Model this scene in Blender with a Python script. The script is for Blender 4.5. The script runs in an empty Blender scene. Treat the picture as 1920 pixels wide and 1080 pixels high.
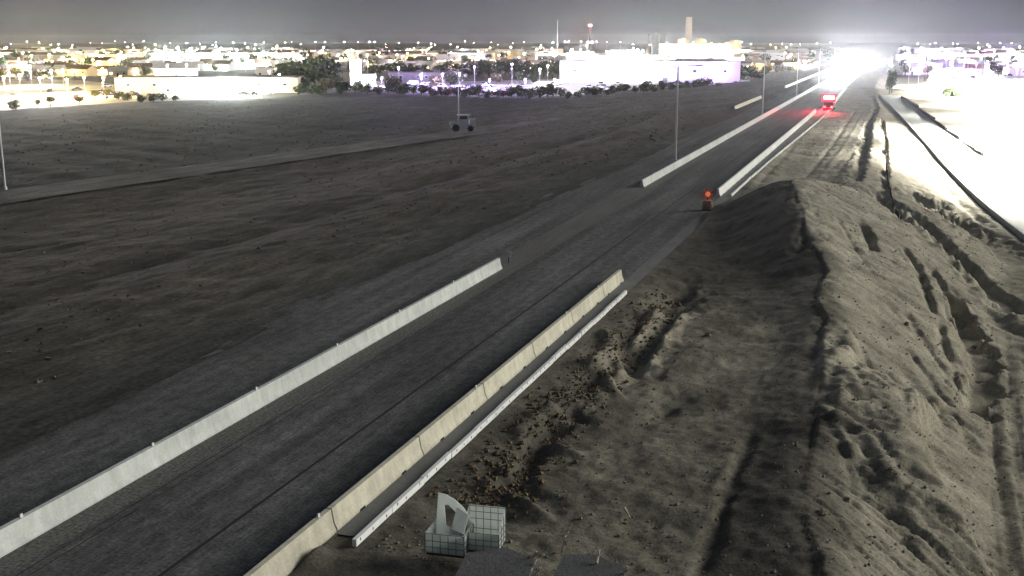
import bpy, math, random
import numpy as np
from mathutils import Vector, Matrix

random.seed(7)
rng = np.random.default_rng(11)
scene = bpy.context.scene
COL = scene.collection
R = math.radians

# ------------------------------------------------------------------ camera, sky, key light, exposure
CAM_H, PITCH, YAW, FPX = 17.0, R(12.25), R(18.35), 2140.0
cam_d = bpy.data.cameras.new('camera')
cam = bpy.data.objects.new('camera', cam_d)
COL.objects.link(cam)
cam.location = (0, 0, CAM_H)
cam.rotation_euler = (R(90) - PITCH, 0, YAW)
cam_d.sensor_width = 36.0
cam_d.lens = 36.0 * FPX / 1920.0
cam_d.clip_start, cam_d.clip_end = 0.5, 40000
scene.camera = cam

world = bpy.data.worlds.new('World')
scene.world = world
world.use_nodes = True
wn, wl = world.node_tree.nodes, world.node_tree.links
bg = wn['Background']
tc = wn.new('ShaderNodeTexCoord')
sep = wn.new('ShaderNodeSeparateXYZ')
wl.new(tc.outputs['Generated'], sep.inputs[0])
ramp = wn.new('ShaderNodeValToRGB')
ramp.color_ramp.elements[0].position = 0.0
ramp.color_ramp.elements[0].color = (0.115, 0.122, 0.132, 1)
ramp.color_ramp.elements[1].position = 0.5
ramp.color_ramp.elements[1].color = (0.066, 0.079, 0.098, 1)
e = ramp.color_ramp.elements.new(0.06)
e.color = (0.072, 0.082, 0.098, 1)
wl.new(sep.outputs['Z'], ramp.inputs[0])
wl.new(ramp.outputs[0], bg.inputs['Color'])
bg.inputs['Strength'].default_value = 1.0

SUN_AZ, SUN_EL, SUN_E = R(55), R(18), 3.1      # azimuth clockwise from the road direction (+Y)
sun_d = bpy.data.lights.new('sun', 'SUN')
sun_d.energy = SUN_E
sun_d.angle = R(32)
sun_d.color = (1.0, 0.955, 0.83)
sun = bpy.data.objects.new('sun', sun_d)
COL.objects.link(sun)
_d = Vector((math.sin(SUN_AZ) * math.cos(SUN_EL), math.cos(SUN_AZ) * math.cos(SUN_EL), math.sin(SUN_EL)))
sun.rotation_euler = _d.to_track_quat('Z', 'Y').to_euler()
sun.location = (200, 100, 120)

vs = scene.view_settings
vs.view_transform = 'Standard'
vs.look = 'None'
vs.exposure = 0.0
vs.gamma = 1.0
scene.cycles.use_light_tree = True
scene.cycles.use_denoising = True
scene.cycles.max_bounces = 4
scene.cycles.diffuse_bounces = 2
scene.cycles.volume_bounces = 0
scene.cycles.sample_clamp_indirect = 4.0

CITY_Z = -4.0
HAZE_DENSITY = 0.000034
LOT_GAIN = 0.6
YARD_W = 150000.0

# ------------------------------------------------------------------ helpers
_st, _ct, _sy, _cy = math.sin(PITCH), math.cos(PITCH), math.sin(YAW), math.cos(YAW)


def at(px, py, z=0.0):
    """point of the place at height z that a surveyor sees at photo pixel px, py"""
    a, b = (px - 960) / FPX, (py - 540) / FPX
    k = (CAM_H - z) / (_st + b * _ct)
    x, d = a * k, (_ct - b * _st) * k
    return Vector((x * _cy - d * _sy, x * _sy + d * _cy, z))


def pix(p):
    x = p[0] * _cy + p[1] * _sy
    d = -p[0] * _sy + p[1] * _cy
    h = CAM_H - p[2]
    dep = d * _ct + h * _st
    return 960 + FPX * x / dep, 540 + FPX * (h * _ct - d * _st) / dep


def _hash(ix, iy, seed):
    n = (ix.astype(np.int64) * 374761393 + iy.astype(np.int64) * 668265263 + seed * 974634777) & 0x7fffffff
    n = ((n ^ (n >> 13)) * 1274126177) & 0x7fffffff
    return ((n ^ (n >> 16)) & 0xffff) / 32767.5 - 1.0


def vnoise(x, y, seed=0):
    x0, y0 = np.floor(x), np.floor(y)
    fx, fy = x - x0, y - y0
    ux, uy = fx * fx * fx * (fx * (fx * 6 - 15) + 10), fy * fy * fy * (fy * (fy * 6 - 15) + 10)
    ix, iy = x0.astype(np.int64), y0.astype(np.int64)
    a, b = _hash(ix, iy, seed), _hash(ix + 1, iy, seed)
    c, d = _hash(ix, iy + 1, seed), _hash(ix + 1, iy + 1, seed)
    return (a * (1 - ux) + b * ux) * (1 - uy) + (c * (1 - ux) + d * ux) * uy


def fbm(x, y, octv=4, seed=0, gain=0.5):
    s, a = 0, 1.0
    for i in range(octv):
        s = s + a * vnoise(x * 2 ** i + 17.3 * i, y * 2 ** i - 9.1 * i, seed + i)
        a *= gain
    return s


def sstep(a, b, x):
    t = np.clip((x - a) / (b - a), 0, 1)
    return t * t * (3 - 2 * t)


def node_mat(name, c1, c2=None, scale=1.0, rough=0.9, bump=0.0, bscale=None, stretch=(1, 1, 1), fine=None,
             metallic=0.0, attr=None, coord='pos', contrast=(0.35, 0.65)):
    m = bpy.data.materials.new(name)
    m.use_nodes = True
    n, l = m.node_tree.nodes, m.node_tree.links
    bs = n['Principled BSDF']
    bs.inputs['Roughness'].default_value = rough
    bs.inputs['Metallic'].default_value = metallic
    if 'Specular IOR Level' in bs.inputs:
        bs.inputs['Specular IOR Level'].default_value = 0.25
    if c2 is None:
        c2 = tuple(v * 0.75 for v in c1)
    if coord == 'pos':
        src = n.new('ShaderNodeNewGeometry').outputs['Position']
    else:
        src = n.new('ShaderNodeTexCoord').outputs['Object']
    mp = n.new('ShaderNodeMapping')
    mp.inputs['Scale'].default_value = stretch
    l.new(src, mp.inputs[0])
    no = n.new('ShaderNodeTexNoise')
    no.inputs['Scale'].default_value = scale
    no.inputs['Detail'].default_value = 6
    no.inputs['Roughness'].default_value = 0.65
    l.new(mp.outputs[0], no.inputs['Vector'])
    cr = n.new('ShaderNodeValToRGB')
    cr.color_ramp.elements[0].position, cr.color_ramp.elements[1].position = contrast
    cr.color_ramp.elements[0].color = (*c2, 1)
    cr.color_ramp.elements[1].color = (*c1, 1)
    l.new(no.outputs['Fac'], cr.inputs[0])
    col = cr.outputs[0]
    if attr:                                   # a second ground tone, mixed by a mesh attribute
        at_n = n.new('ShaderNodeAttribute')
        at_n.attribute_name = attr[0]
        mx = n.new('ShaderNodeMix')
        mx.data_type = 'RGBA'
        cr2 = n.new('ShaderNodeValToRGB')
        cr2.color_ramp.elements[0].position, cr2.color_ramp.elements[1].position = contrast
        cr2.color_ramp.elements[0].color = (*attr[2], 1)
        cr2.color_ramp.elements[1].color = (*attr[1], 1)
        l.new(no.outputs['Fac'], cr2.inputs[0])
        l.new(at_n.outputs['Fac'], mx.inputs[0])
        l.new(col, mx.inputs[6])
        l.new(cr2.outputs[0], mx.inputs[7])
        col = mx.outputs[2]
    for fn in ([] if not fine else [fine] if not isinstance(fine, list) else fine):      # grain, stones, stains
        nf = n.new('ShaderNodeTexNoise')
        nf.inputs['Scale'].default_value = fn[0]
        nf.inputs['Detail'].default_value = 3
        if len(fn) > 2:
            mp2 = n.new('ShaderNodeMapping')
            mp2.inputs['Scale'].default_value = fn[2]
            mp2.inputs['Location'].default_value = (3.1 * fn[0], 7.7, 1.3)
            l.new(src, mp2.inputs[0])
            l.new(mp2.outputs[0], nf.inputs['Vector'])
        else:
            l.new(src, nf.inputs['Vector'])
        mr = n.new('ShaderNodeMapRange')
        mr.inputs[1].default_value, mr.inputs[2].default_value = 0.3, 0.7
        mr.inputs[3].default_value, mr.inputs[4].default_value = 1 - fn[1], 1 + fn[1]
        l.new(nf.outputs['Fac'], mr.inputs[0])
        vm = n.new('ShaderNodeVectorMath')
        vm.operation = 'SCALE'
        l.new(col, vm.inputs[0])
        l.new(mr.outputs[0], vm.inputs['Scale'])
        col = vm.outputs[0]
    l.new(col, bs.inputs['Base Color'])
    if bump:
        nb = n.new('ShaderNodeTexNoise')
        nb.inputs['Scale'].default_value = bscale or scale * 4
        nb.inputs['Detail'].default_value = 5
        l.new(mp.outputs[0], nb.inputs['Vector'])
        bp = n.new('ShaderNodeBump')
        bp.inputs['Strength'].default_value = bump
        bp.inputs['Distance'].default_value = 0.12
        l.new(nb.outputs['Fac'], bp.inputs['Height'])
        l.new(bp.outputs[0], bs.inputs['Normal'])
    return m


def emit_mat(name, col, strength):
    m = bpy.data.materials.new(name)
    m.use_nodes = True
    bs = m.node_tree.nodes['Principled BSDF']
    bs.inputs['Base Color'].default_value = (*col, 1)
    bs.inputs['Emission Color'].default_value = (*col, 1)
    bs.inputs['Emission Strength'].default_value = strength
    return m


class MB:
    """collects polygons, then links them as ONE mesh object"""

    def __init__(s):
        s.v, s.f = [], []

    def poly(s, pts):
        b = len(s.v)
        s.v += [tuple(p) for p in pts]
        s.f.append(tuple(range(b, b + len(pts))))

    def box(s, c, size, rz=0.0, tilt=None, taper=1.0):
        hx, hy, hz = size[0] / 2, size[1] / 2, size[2] / 2
        m = Matrix.Rotation(rz, 3, 'Z')
        if tilt:
            m = m @ Matrix.Rotation(tilt[1], 3, 'Y') @ Matrix.Rotation(tilt[0], 3, 'X')
        b = len(s.v)
        for z in (-1, 1):
            k = taper if z > 0 else 1.0
            for x, y in ((-1, -1), (1, -1), (1, 1), (-1, 1)):
                p = m @ Vector((x * hx * k, y * hy * k, z * hz))
                s.v.append((p.x + c[0], p.y + c[1], p.z + c[2]))
        for q in ((3, 2, 1, 0), (4, 5, 6, 7), (0, 1, 5, 4), (1, 2, 6, 5), (2, 3, 7, 6), (3, 0, 4, 7)):
            s.f.append(tuple(b + i for i in q))
        return s

    def tube(s, p0, p1, r0, r1=None, n=8, cap=True):
        r1 = r0 if r1 is None else r1
        p0, p1 = Vector(p0), Vector(p1)
        d = (p1 - p0).normalized()
        u = d.orthogonal().normalized()
        w = d.cross(u)
        b = len(s.v)
        for p, r in ((p0, r0), (p1, r1)):
            for i in range(n):
                a = 2 * math.pi * i / n
                q = p + (u * math.cos(a) + w * math.sin(a)) * r
                s.v.append(tuple(q))
        for i in range(n):
            j = (i + 1) % n
            s.f.append((b + i, b + j, b + n + j, b + n + i))
        if cap:
            s.f.append(tuple(b + i for i in reversed(range(n))))
            s.f.append(tuple(b + n + i for i in range(n)))
        return s

    def lathe(s, prof, n=16, c=(0, 0, 0)):
        b = len(s.v)
        for r, z in prof:
            for i in range(n):
                a = 2 * math.pi * i / n
                s.v.append((c[0] + r * math.cos(a), c[1] + r * math.sin(a), c[2] + z))
        for k in range(len(prof) - 1):
            for i in range(n):
                j = (i + 1) % n
                s.f.append((b + k * n + i, b + k * n + j, b + (k + 1) * n + j, b + (k + 1) * n + i))
        s.f.append(tuple(b + i for i in reversed(range(n))))
        s.f.append(tuple(b + (len(prof) - 1) * n + i for i in range(n)))
        return s

    def extrude_y(s, prof, y0, y1):
        """closed x,z profile pulled along y"""
        n = len(prof)
        b = len(s.v)
        for y in (y0, y1):
            s.v += [(x, y, z) for x, z in prof]
        for i in range(n):
            j = (i + 1) % n
            s.f.append((b + i, b + n + i, b + n + j, b + j))
        s.f.append(tuple(b + i for i in range(n)))
        s.f.append(tuple(b + n + i for i in reversed(range(n))))
        return s

    def mesh(s, name, m=None):
        me = bpy.data.meshes.new(name)
        me.from_pydata(s.v, [], s.f)
        if m:
            me.materials.append(m)
        me.update()
        return me

    def build(s, name, m=None, parent=None, loc=None):
        return link(name, s.mesh(name, m), parent, loc)


def link(name, data, parent=None, loc=None, rz=0.0):
    o = bpy.data.objects.new(name, data)
    COL.objects.link(o)
    if loc is not None:
        o.location = loc
    if rz:
        o.rotation_euler.z = rz
    if parent:
        o.parent = parent
    return o


def tag(o, label=None, cat=None, group=None, kind=None):
    if label:
        o['label'] = label
    if cat:
        o['category'] = cat
    if group:
        o['group'] = group
    if kind:
        o['kind'] = kind
    return o


def thing(name, label, cat, loc=(0, 0, 0), rz=0.0, group=None):
    return tag(link(name, None, None, loc, rz), label, cat, group)


KIDS = {}


def kids(o):
    return KIDS.get(o.name) or list(o.children)


def copy_tree(o, loc=None, rz=None, parent=None, scale=None):
    c = o.copy()
    COL.objects.link(c)
    if parent:
        c.parent = parent
    if loc is not None:
        c.location = loc
    if rz is not None:
        c.rotation_euler.z = rz
    if scale:
        c.scale = scale
    for ch in list(o.children):
        copy_tree(ch, parent=c)
    return c


def grid_mesh(name, xs, ys, zfun, m, attr=None, smooth=True):
    X, Y = np.meshgrid(xs, ys)
    Z = zfun(X, Y)
    nx, ny = len(xs), len(ys)
    co = np.stack([X.ravel(), Y.ravel(), Z.ravel()], 1).astype(np.float32)
    me = bpy.data.meshes.new(name)
    me.vertices.add(nx * ny)
    me.vertices.foreach_set('co', co.ravel())
    i, j = np.meshgrid(np.arange(nx - 1), np.arange(ny - 1))
    a = (j * nx + i).ravel()
    q = np.stack([a, a + 1, a + nx + 1, a + nx], 1).astype(np.int32)
    nf = len(q)
    me.loops.add(nf * 4)
    me.loops.foreach_set('vertex_index', q.ravel())
    me.polygons.add(nf)
    me.polygons.foreach_set('loop_start', np.arange(0, nf * 4, 4, dtype=np.int32))
    me.update(calc_edges=True)
    if smooth:
        me.polygons.foreach_set('use_smooth', np.ones(nf, dtype=bool))
    if attr:
        at_ = me.attributes.new(attr[0], 'FLOAT', 'POINT')
        at_.data.foreach_set('value', attr[1](X, Y).ravel().astype(np.float32))
    me.materials.append(m)
    me.validate()
    return tag(link(name, me), kind='structure')


def strip(name, path, w0, w1, m, kind='structure', dz=0.0):
    """flat ribbon along a path of points, from w0 to w1 to the right of it"""
    mb = MB()
    L, Rr = [], []
    for i, p in enumerate(path):
        d = (path[min(i + 1, len(path) - 1)] - path[max(i - 1, 0)])
        d.z = 0
        d.normalize()
        nrm = Vector((d.y, -d.x, 0))
        L.append(p + nrm * w0 + Vector((0, 0, dz)))
        Rr.append(p + nrm * w1 + Vector((0, 0, dz)))
    for i in range(len(path) - 1):
        mb.poly([L[i], Rr[i], Rr[i + 1], L[i + 1]])
    o = mb.build(name, m)
    return tag(o, kind=kind) if kind else o


def smooth_path(pts, n=8):
    out = []
    for i in range(len(pts) - 1):
        p0, p1, p2, p3 = pts[max(i - 1, 0)], pts[i], pts[i + 1], pts[min(i + 2, len(pts) - 1)]
        for k in range(n):
            t = k / n
            out.append(0.5 * ((2 * p1) + (p2 - p0) * t + (2 * p0 - 5 * p1 + 4 * p2 - p3) * t * t
                              + (3 * p1 - p0 - 3 * p2 + p3) * t ** 3))
    out.append(pts[-1])
    return out


# ------------------------------------------------------------------ materials
M = {}
M['asphalt'] = node_mat('asphalt', (.118, .12, .122), (.074, .077, .081), .7, .92, .3, 9, (1, .035, 1), [(7, .45), (2.2, .3, (1, .5, 1)), (.28, .22, (1, .22, 1)), (.9, .2, (1, .03, 1))])
M['new_asphalt'] = node_mat('new_asphalt', (.11, .112, .115), (.066, .069, .074), .8, .92, .3, 9, (1, .03, 1), [(7, .45), (2.2, .3, (1, .5, 1)), (.28, .22, (1, .22, 1)), (.9, .2, (1, .03, 1))])
M['seam'] = node_mat('seam', (.035, .036, .038), None, 2, .8, stretch=(1, .2, 1))
M['gravel_strip'] = node_mat('gravel_strip', (.135, .135, .132), (.095, .095, .094), .7, .95, .4, 12, (1, .1, 1), (7, .5))
M['gutter'] = node_mat('gutter', (.2, .205, .21), (.15, .153, .156), .8, .9, .1, 20, (1, .3, 1), (14, .2))
M['concrete_cool'] = node_mat('concrete_cool', (.6, .635, .63), (.49, .52, .52), .5, .85, .05, 15, (1, .35, 1), [(2.5, .12, (1, 1, .25)), (12, .08)])
M['concrete_warm'] = node_mat('concrete_warm', (.66, .64, .53), (.52, .5, .42), .6, .85, .06, 15, (1, .4, 1), [(2.5, .14, (1, 1, .25)), (12, .1)])
M['white_edge'] = node_mat('white_edge', (.86, .89, .91), (.74, .77, .8), 2.2, .7, .1, 9)
M['concrete_white'] = node_mat('concrete_white', (.8, .82, .8), (.7, .72, .7), .6, .85, .05, 15, (1, .4, 1))
M['dark_mark'] = node_mat('dark_mark', (.03, .03, .03))
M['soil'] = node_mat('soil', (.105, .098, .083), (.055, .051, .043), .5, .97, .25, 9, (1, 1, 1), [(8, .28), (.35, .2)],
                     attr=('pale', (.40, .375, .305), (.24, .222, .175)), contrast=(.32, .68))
M['embank'] = node_mat('embank', (.088, .08, .067), (.042, .038, .033), .22, .97, .8, 2, (1, .22, 1), [(3.2, .45), (.9, .4, (1, .3, 1)), (.06, .25, (1, .3, 1))],
                       attr=('pale', (.05, .055, .051), (.024, .027, .025)))
M['track'] = node_mat('track', (.115, .114, .108), (.075, .074, .07), .2, .97, .4, 3, (1, .4, 1), [(4, .4), (.5, .4, (1, .2, 1)), (.08, .3)])
M['far_ground'] = node_mat('far_ground', (.1, .1, .085), (.05, .052, .045), .02, .97)
M['lot'] = node_mat('lot', (.3, .3, .3), (.2, .2, .2), .05, .9)
M['lot_warm'] = node_mat('lot_warm', (.42, .36, .22), (.25, .21, .13), .06, .9)
M['ramp'] = node_mat('ramp', (.5, .52, .51), (.4, .42, .415), .2, .85, .05, 8, (1, .3, 1))
M['steel'] = node_mat('steel', (.7, .71, .71), (.6, .61, .61), 3, .55)
M['dark_steel'] = node_mat('dark_steel', (.06, .06, .065), None, 3, .6)
M['wood'] = node_mat('wood', (.08, .06, .045), None, 3, .9)
M['pale_wood'] = node_mat('pale_wood', (.6, .55, .48), (.4, .36, .3), 4, .9)
M['plastic'] = node_mat('plastic', (.82, .86, .85), (.66, .7, .69), 3, .5, coord='obj')
_n, _l = M['plastic'].node_tree.nodes, M['plastic'].node_tree.links
_tr, _mx = _n.new('ShaderNodeBsdfTranslucent'), _n.new('ShaderNodeMixShader')      # milky plastic lets light through
_tr.inputs['Color'].default_value = (.85, .9, .88, 1)
_mx.inputs[0].default_value = .6
_l.new(_n['Principled BSDF'].outputs[0], _mx.inputs[1])
_l.new(_tr.outputs[0], _mx.inputs[2])
_l.new(_mx.outputs[0], _n['Material Output'].inputs['Surface'])
M['cage'] = node_mat('cage', (.22, .235, .24), None, 5, .5, metallic=.3, coord='obj')
M['rubber'] = node_mat('rubber', (.025, .025, .026), None, 3, .9)
M['glass'] = node_mat('glass', (.03, .035, .04), None, 1, .12)
M['orange'] = node_mat('orange', (.40, .14, .075), (.32, .11, .06), 3, .6, coord='obj')
M['white_paint'] = node_mat('white_paint', (.8, .8, .8), (.7, .7, .7), 2, .5, coord='obj')
M['red_paint'] = node_mat('red_paint', (.35, .03, .03), None, 2, .5, coord='obj')
M['grey_paint'] = node_mat('grey_paint', (.3, .31, .32), None, 2, .6, coord='obj')
M['barrel_grey'] = node_mat('barrel_grey', (.26, .22, .2), None, 2, .7, coord='obj')
M['dark_paint'] = node_mat('dark_paint', (.05, .05, .055), None, 2, .4, coord='obj')
M['blue_paint'] = node_mat('blue_paint', (.08, .12, .2), None, 2, .4, coord='obj')
M['pale_paint'] = node_mat('pale_paint', (.6, .6, .58), (.5, .5, .48), 2, .5, coord='obj')
M['leaf'] = node_mat('leaf', (.075, .105, .05), (.035, .05, .025), .6, .8)
M['leaf_olive'] = node_mat('leaf_olive', (.11, .11, .05), (.05, .05, .025), .6, .8)
M['leaf_yellow'] = node_mat('leaf_yellow', (.2, .17, .04), (.1, .085, .02), .6, .8)
M['weed'] = node_mat('weed', (.16, .155, .125), (.09, .088, .075), .5, .95)
M['bark'] = node_mat('bark', (.09, .07, .05), None, 4, .95)
M['stucco'] = node_mat('stucco', (.6, .57, .5), (.5, .47, .41), .7, .9, coord='obj')
M['stucco_tan'] = node_mat('stucco_tan', (.45, .37, .27), (.37, .3, .21), .7, .9, coord='obj')
M['stucco_white'] = node_mat('stucco_white', (.75, .74, .72), (.65, .64, .62), .7, .9, coord='obj')
M['stucco_grey'] = node_mat('stucco_grey', (.3, .3, .3), (.23, .23, .23), .7, .9, coord='obj')
M['roof_grey'] = node_mat('roof_grey', (.16, .16, .16), (.11, .11, .11), .6, .9, coord='obj')
M['roof_brown'] = node_mat('roof_brown', (.15, .1, .075), (.1, .07, .05), .6, .9, coord='obj')
M['roof_pale'] = node_mat('roof_pale', (.5, .5, .48), (.4, .4, .38), .6, .9, coord='obj')
M['fabric_black'] = node_mat('fabric_black', (.02, .02, .02), None, 2, .95)
M['clod'] = node_mat('clod', (.2, .155, .098), (.11, .085, .058), 1.2, .97, .5, 8, (1, 1, 1), (9, .5))
M['clump'] = node_mat('clump', (.3, .28, .225), (.16, .148, .12), 2.5, .97)
M['rock'] = node_mat('rock', (.3, .28, .24), (.2, .18, .15), 3, .95, .3, 8, coord='obj')
M['slab'] = node_mat('slab', (.115, .12, .125), (.085, .088, .092), .9, .95, .2, 12, (1, 1, 1), (12, .3))
LAMP = {}
for nm, c in dict(white=(1, .97, .95), warm=(1, .74, .32), purple=(.6, .42, 1), violet=(.5, .3, 1), orange=(1, .5, .14), cyan=(.75, 1, .95),
                  red=(1, .12, .1), pink=(1, .62, .75)).items():
    LAMP[nm] = (c, emit_mat('glow_' + nm, c, 40))
M['window_lit'] = emit_mat('window_lit', (1, .85, .5), 5)
M['window_cool'] = emit_mat('window_cool', (.9, .95, 1), 6)
M['tail_red'] = emit_mat('tail_red', (1, .02, .03), 30)
M['tail_hot'] = emit_mat('tail_hot', (1, .42, .36), 12)
M['red_glow'] = emit_mat('red_glow', (1, .04, .08), 2.0)
M['amber'] = emit_mat('amber', (.75, .22, .09), .3)
M['head'] = emit_mat('head', (1, .98, 1), 400)

# ------------------------------------------------------------------ the ground
L_BAR, R_BAR = -27.8, -18.02                # centre lines of the two barriers
BIG = 9000.0
mb = MB()
n_s = 48
mb.v = [(0, 0, CITY_Z - .35)] + [(BIG * math.cos(2 * math.pi * i / n_s), BIG * math.sin(2 * math.pi * i / n_s), CITY_Z - .35)
                                for i in range(n_s)]
mb.f = [(0, 1 + i, 1 + (i + 1) % n_s) for i in range(n_s)]
tag(mb.build('ground', M['far_ground']), kind='structure')

# --- left embankment and field
xs = np.concatenate([np.arange(-1000, -260, 9.0), np.arange(-260, -110, 1.6), np.arange(-110, -38, .55), np.arange(-38, -33.2, .22)])
ys = np.concatenate([np.arange(2, 60, .9), np.exp(np.arange(math.log(60), math.log(1600), .011))])


_edge = sorted((math.atan2(p.x, p.y), math.hypot(p.x, p.y)) for p in (at(x, y, CITY_Z) for x, y in (
    (-300, 222), (0, 206), (150, 197), (270, 191), (400, 189), (540, 180), (640, 171), (760, 175), (900, 182), (1060, 182), (1180, 170), (1340, 161), (1430, 156), (1500, 141), (1560, 124), (1640, 110))))
EDGE_AZ, EDGE_D = [q[0] for q in _edge], [q[1] for q in _edge]


def z_left(X, Y):
    k = sstep(-37.5, -96, X)
    z = -.03 - 3.97 * k
    z = z + sstep(-33.4, -36.2, X) * (.055 + .035 * fbm(X * .5, Y * .045, 4, 17) + .02 * fbm(X * 2, Y * .4, 3, 18)) * sstep(-40, -37, X)
    amp = sstep(-36.6, -44, X)
    z = z + amp * (.09 * fbm(X * .12, Y * .05, 4, 3) + .10 * fbm(X * .6, Y * .3, 3, 9))
    rows = (np.sin((X * .35 + Y * .9) * .55) * .05 + .07 * fbm(X * .02, (Y + X * .35) * .35, 3, 14)) * sstep(-110, -130, X)
    z = z + rows
    z = z - .5 * np.exp(-((X + 57 + 3 * fbm(Y * .01, Y * 0, 2, 5)) / 3.5) ** 2) + .1 * np.exp(-((X + 51) / 3.0) ** 2) * sstep(20, 80, Y)
    az, dist = np.arctan2(X, Y), np.hypot(X, Y)
    z = z - .95 * sstep(-4, 6, dist - np.interp(az, EDGE_AZ, EDGE_D))
    far = sstep(900, 1500, Y) * .3 + sstep(-700, -950, X) * .3
    return z - far


grid_mesh('field', xs, ys, z_left, M['embank'], ('pale', lambda X, Y: np.maximum(sstep(-104, -112, X + 3 * fbm(X * .05, Y * .02, 2, 4)), .9 * sstep(-43, -37, X + 2 * fbm(X * .4, Y * .03, 3, 6)))))

track = smooth_path([at(x, y, -3.85) for x, y in ((-260, 418), (0, 372), (320, 327), (640, 282), (900, 246), (1180, 209), (1330, 185), (1430, 166))])
strip('dirt_track', track, -5.5, 5.5, M['track'], dz=.18)

# --- carriageway
path = [Vector((0, y, 0)) for y in (4, 60, 140, 260, 500, 900, 1500)]
strip('road', path, -33.2, -17.6, M['asphalt'])
strip('shoulder_concrete', path[:4] + [Vector((0, 420, 0))], L_BAR + .32, L_BAR + 1.5, M['gravel_strip'], dz=.004)
strip('median_strip', path, L_BAR - 1.3, L_BAR + .3, M['gravel_strip'], dz=.006)
strip('left_carriageway', path, -36.9, -33.2, M['new_asphalt'])
for k, (x, w) in enumerate(((-21.7, .14), (-26.1, .05), (-25.7, .04))):
    strip('tar_seam', path, x, x + w, M['seam'], dz=.008)

# --- right: ramp, dirt pad, slope
kerb_px = [(1648, 178, -.2), (1655, 186, -.4), (1672, 203, -.8), (1700, 234, -1.3), (1735, 273, -1.9), (1772, 317, -2.7), (1840, 385, -3.5),
           (1920, 450, -4.0), (2060, 560, -4.2), (2400, 800, -4.3)]
kerb = smooth_path([at(*p) for p in kerb_px], 6)
kerb_t = np.array([p.y for p in kerb])[::-1]
kerb_x = np.array([p.x for p in kerb])[::-1]
kerb_z = np.array([p.z for p in kerb])[::-1]

T_c = np.array([20, 36, 45, 65, 82, 89, 104, 113, 121, 128, 136, 150, 200, 300, 420.])
X_c = np.array([-1.2, -1.5, -2, -3.2, -3.8, -5.4, -8.0, -9.0, -8.6, -7.0, -5.4, -4.4, -3.8, -4.5, -7])
Z_c = np.array([.35, .35, .4, .7, 1.2, 1.9, 3.2, 3.8, 3.1, 1.9, .8, .25, .15, .1, 0])
T_t = np.array([20, 45, 65, 82, 100, 115.])
X_t = np.array([4.7, 5.4, 6.6, 8.3, 10.2, 11.6])


def toe(Y):
    kx, kz = np.interp(Y, kerb_t, kerb_x), np.interp(Y, kerb_t, kerb_z)
    w = sstep(108, 140, Y)
    return np.interp(Y, T_t, X_t) * (1 - w) + (kx - .9) * w, -4.0 * (1 - w) + (kz - .05) * w


def seg_feat(X, Y, pts, A, wl, wr, tap=2.0, p=2.0):
    """ridge (A>0) or gully (A<0) along a polyline; wl / wr are its half widths left and right of it"""
    best = np.full(X.shape, 1e9)
    side = np.zeros(X.shape)
    u = np.zeros(X.shape)
    tot = sum((pts[i + 1] - pts[i]).length for i in range(len(pts) - 1))
    acc = 0.0
    x_lo, x_hi = min(q.x for q in pts) - 4 * max(wl, wr), max(q.x for q in pts) + 4 * max(wl, wr)
    y_lo, y_hi = min(q.y for q in pts) - 4 * max(wl, wr), max(q.y for q in pts) + 4 * max(wl, wr)
    sel = (X > x_lo) & (X < x_hi) & (Y > y_lo) & (Y < y_hi)
    if not sel.any():
        return 0.0
    xs_, ys_ = X[sel], Y[sel]
    b_, s_, u_ = best[sel], side[sel], u[sel]
    for i in range(len(pts) - 1):
        ax, ay, bx, by = pts[i].x, pts[i].y, pts[i + 1].x, pts[i + 1].y
        dx, dy = bx - ax, by - ay
        L2 = dx * dx + dy * dy
        t = np.clip(((xs_ - ax) * dx + (ys_ - ay) * dy) / L2, 0, 1)
        ex, ey = xs_ - ax - t * dx, ys_ - ay - t * dy
        d = np.hypot(ex, ey)
        sg = np.sign(dx * ey - dy * ex)
        m = d < b_
        b_ = np.where(m, d, b_)
        s_ = np.where(m, sg, s_)
        u_ = np.where(m, acc + t * math.sqrt(L2), u_)
        acc += math.sqrt(L2)
    w = np.where(s_ > 0, wl, wr)
    jag = np.clip(1 + .45 * fbm(xs_ * .8, ys_ * .8, 3, 21), .35, 2)
    b_ = np.abs(b_ + .3 * min(wl, wr) * fbm(xs_ * 1.3, ys_ * 1.3, 3, 22))
    end = np.clip(np.minimum(u_, tot - u_) / tap, 0, 1)
    if p >= 3:                               # cut banks: V shaped, sharp lipped
        prof = np.clip(1 - b_ / (1.55 * w * jag), 0, 1) ** .85
    elif p == 1:                             # one long straight face
        prof = np.clip(1 - b_ / (w * (.5 + .5 * jag)), 0, 1)
    else:
        prof = np.exp(-(b_ / (w * jag)) ** p)
    h = A * prof * (.25 + .75 * end)
    out = np.zeros(X.shape)
    out[sel] = h
    return out


def pp(z, *ps):
    return [Vector((at(x, y, z).x, at(x, y, z).y, 0)) for x, y in ps]


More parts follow.
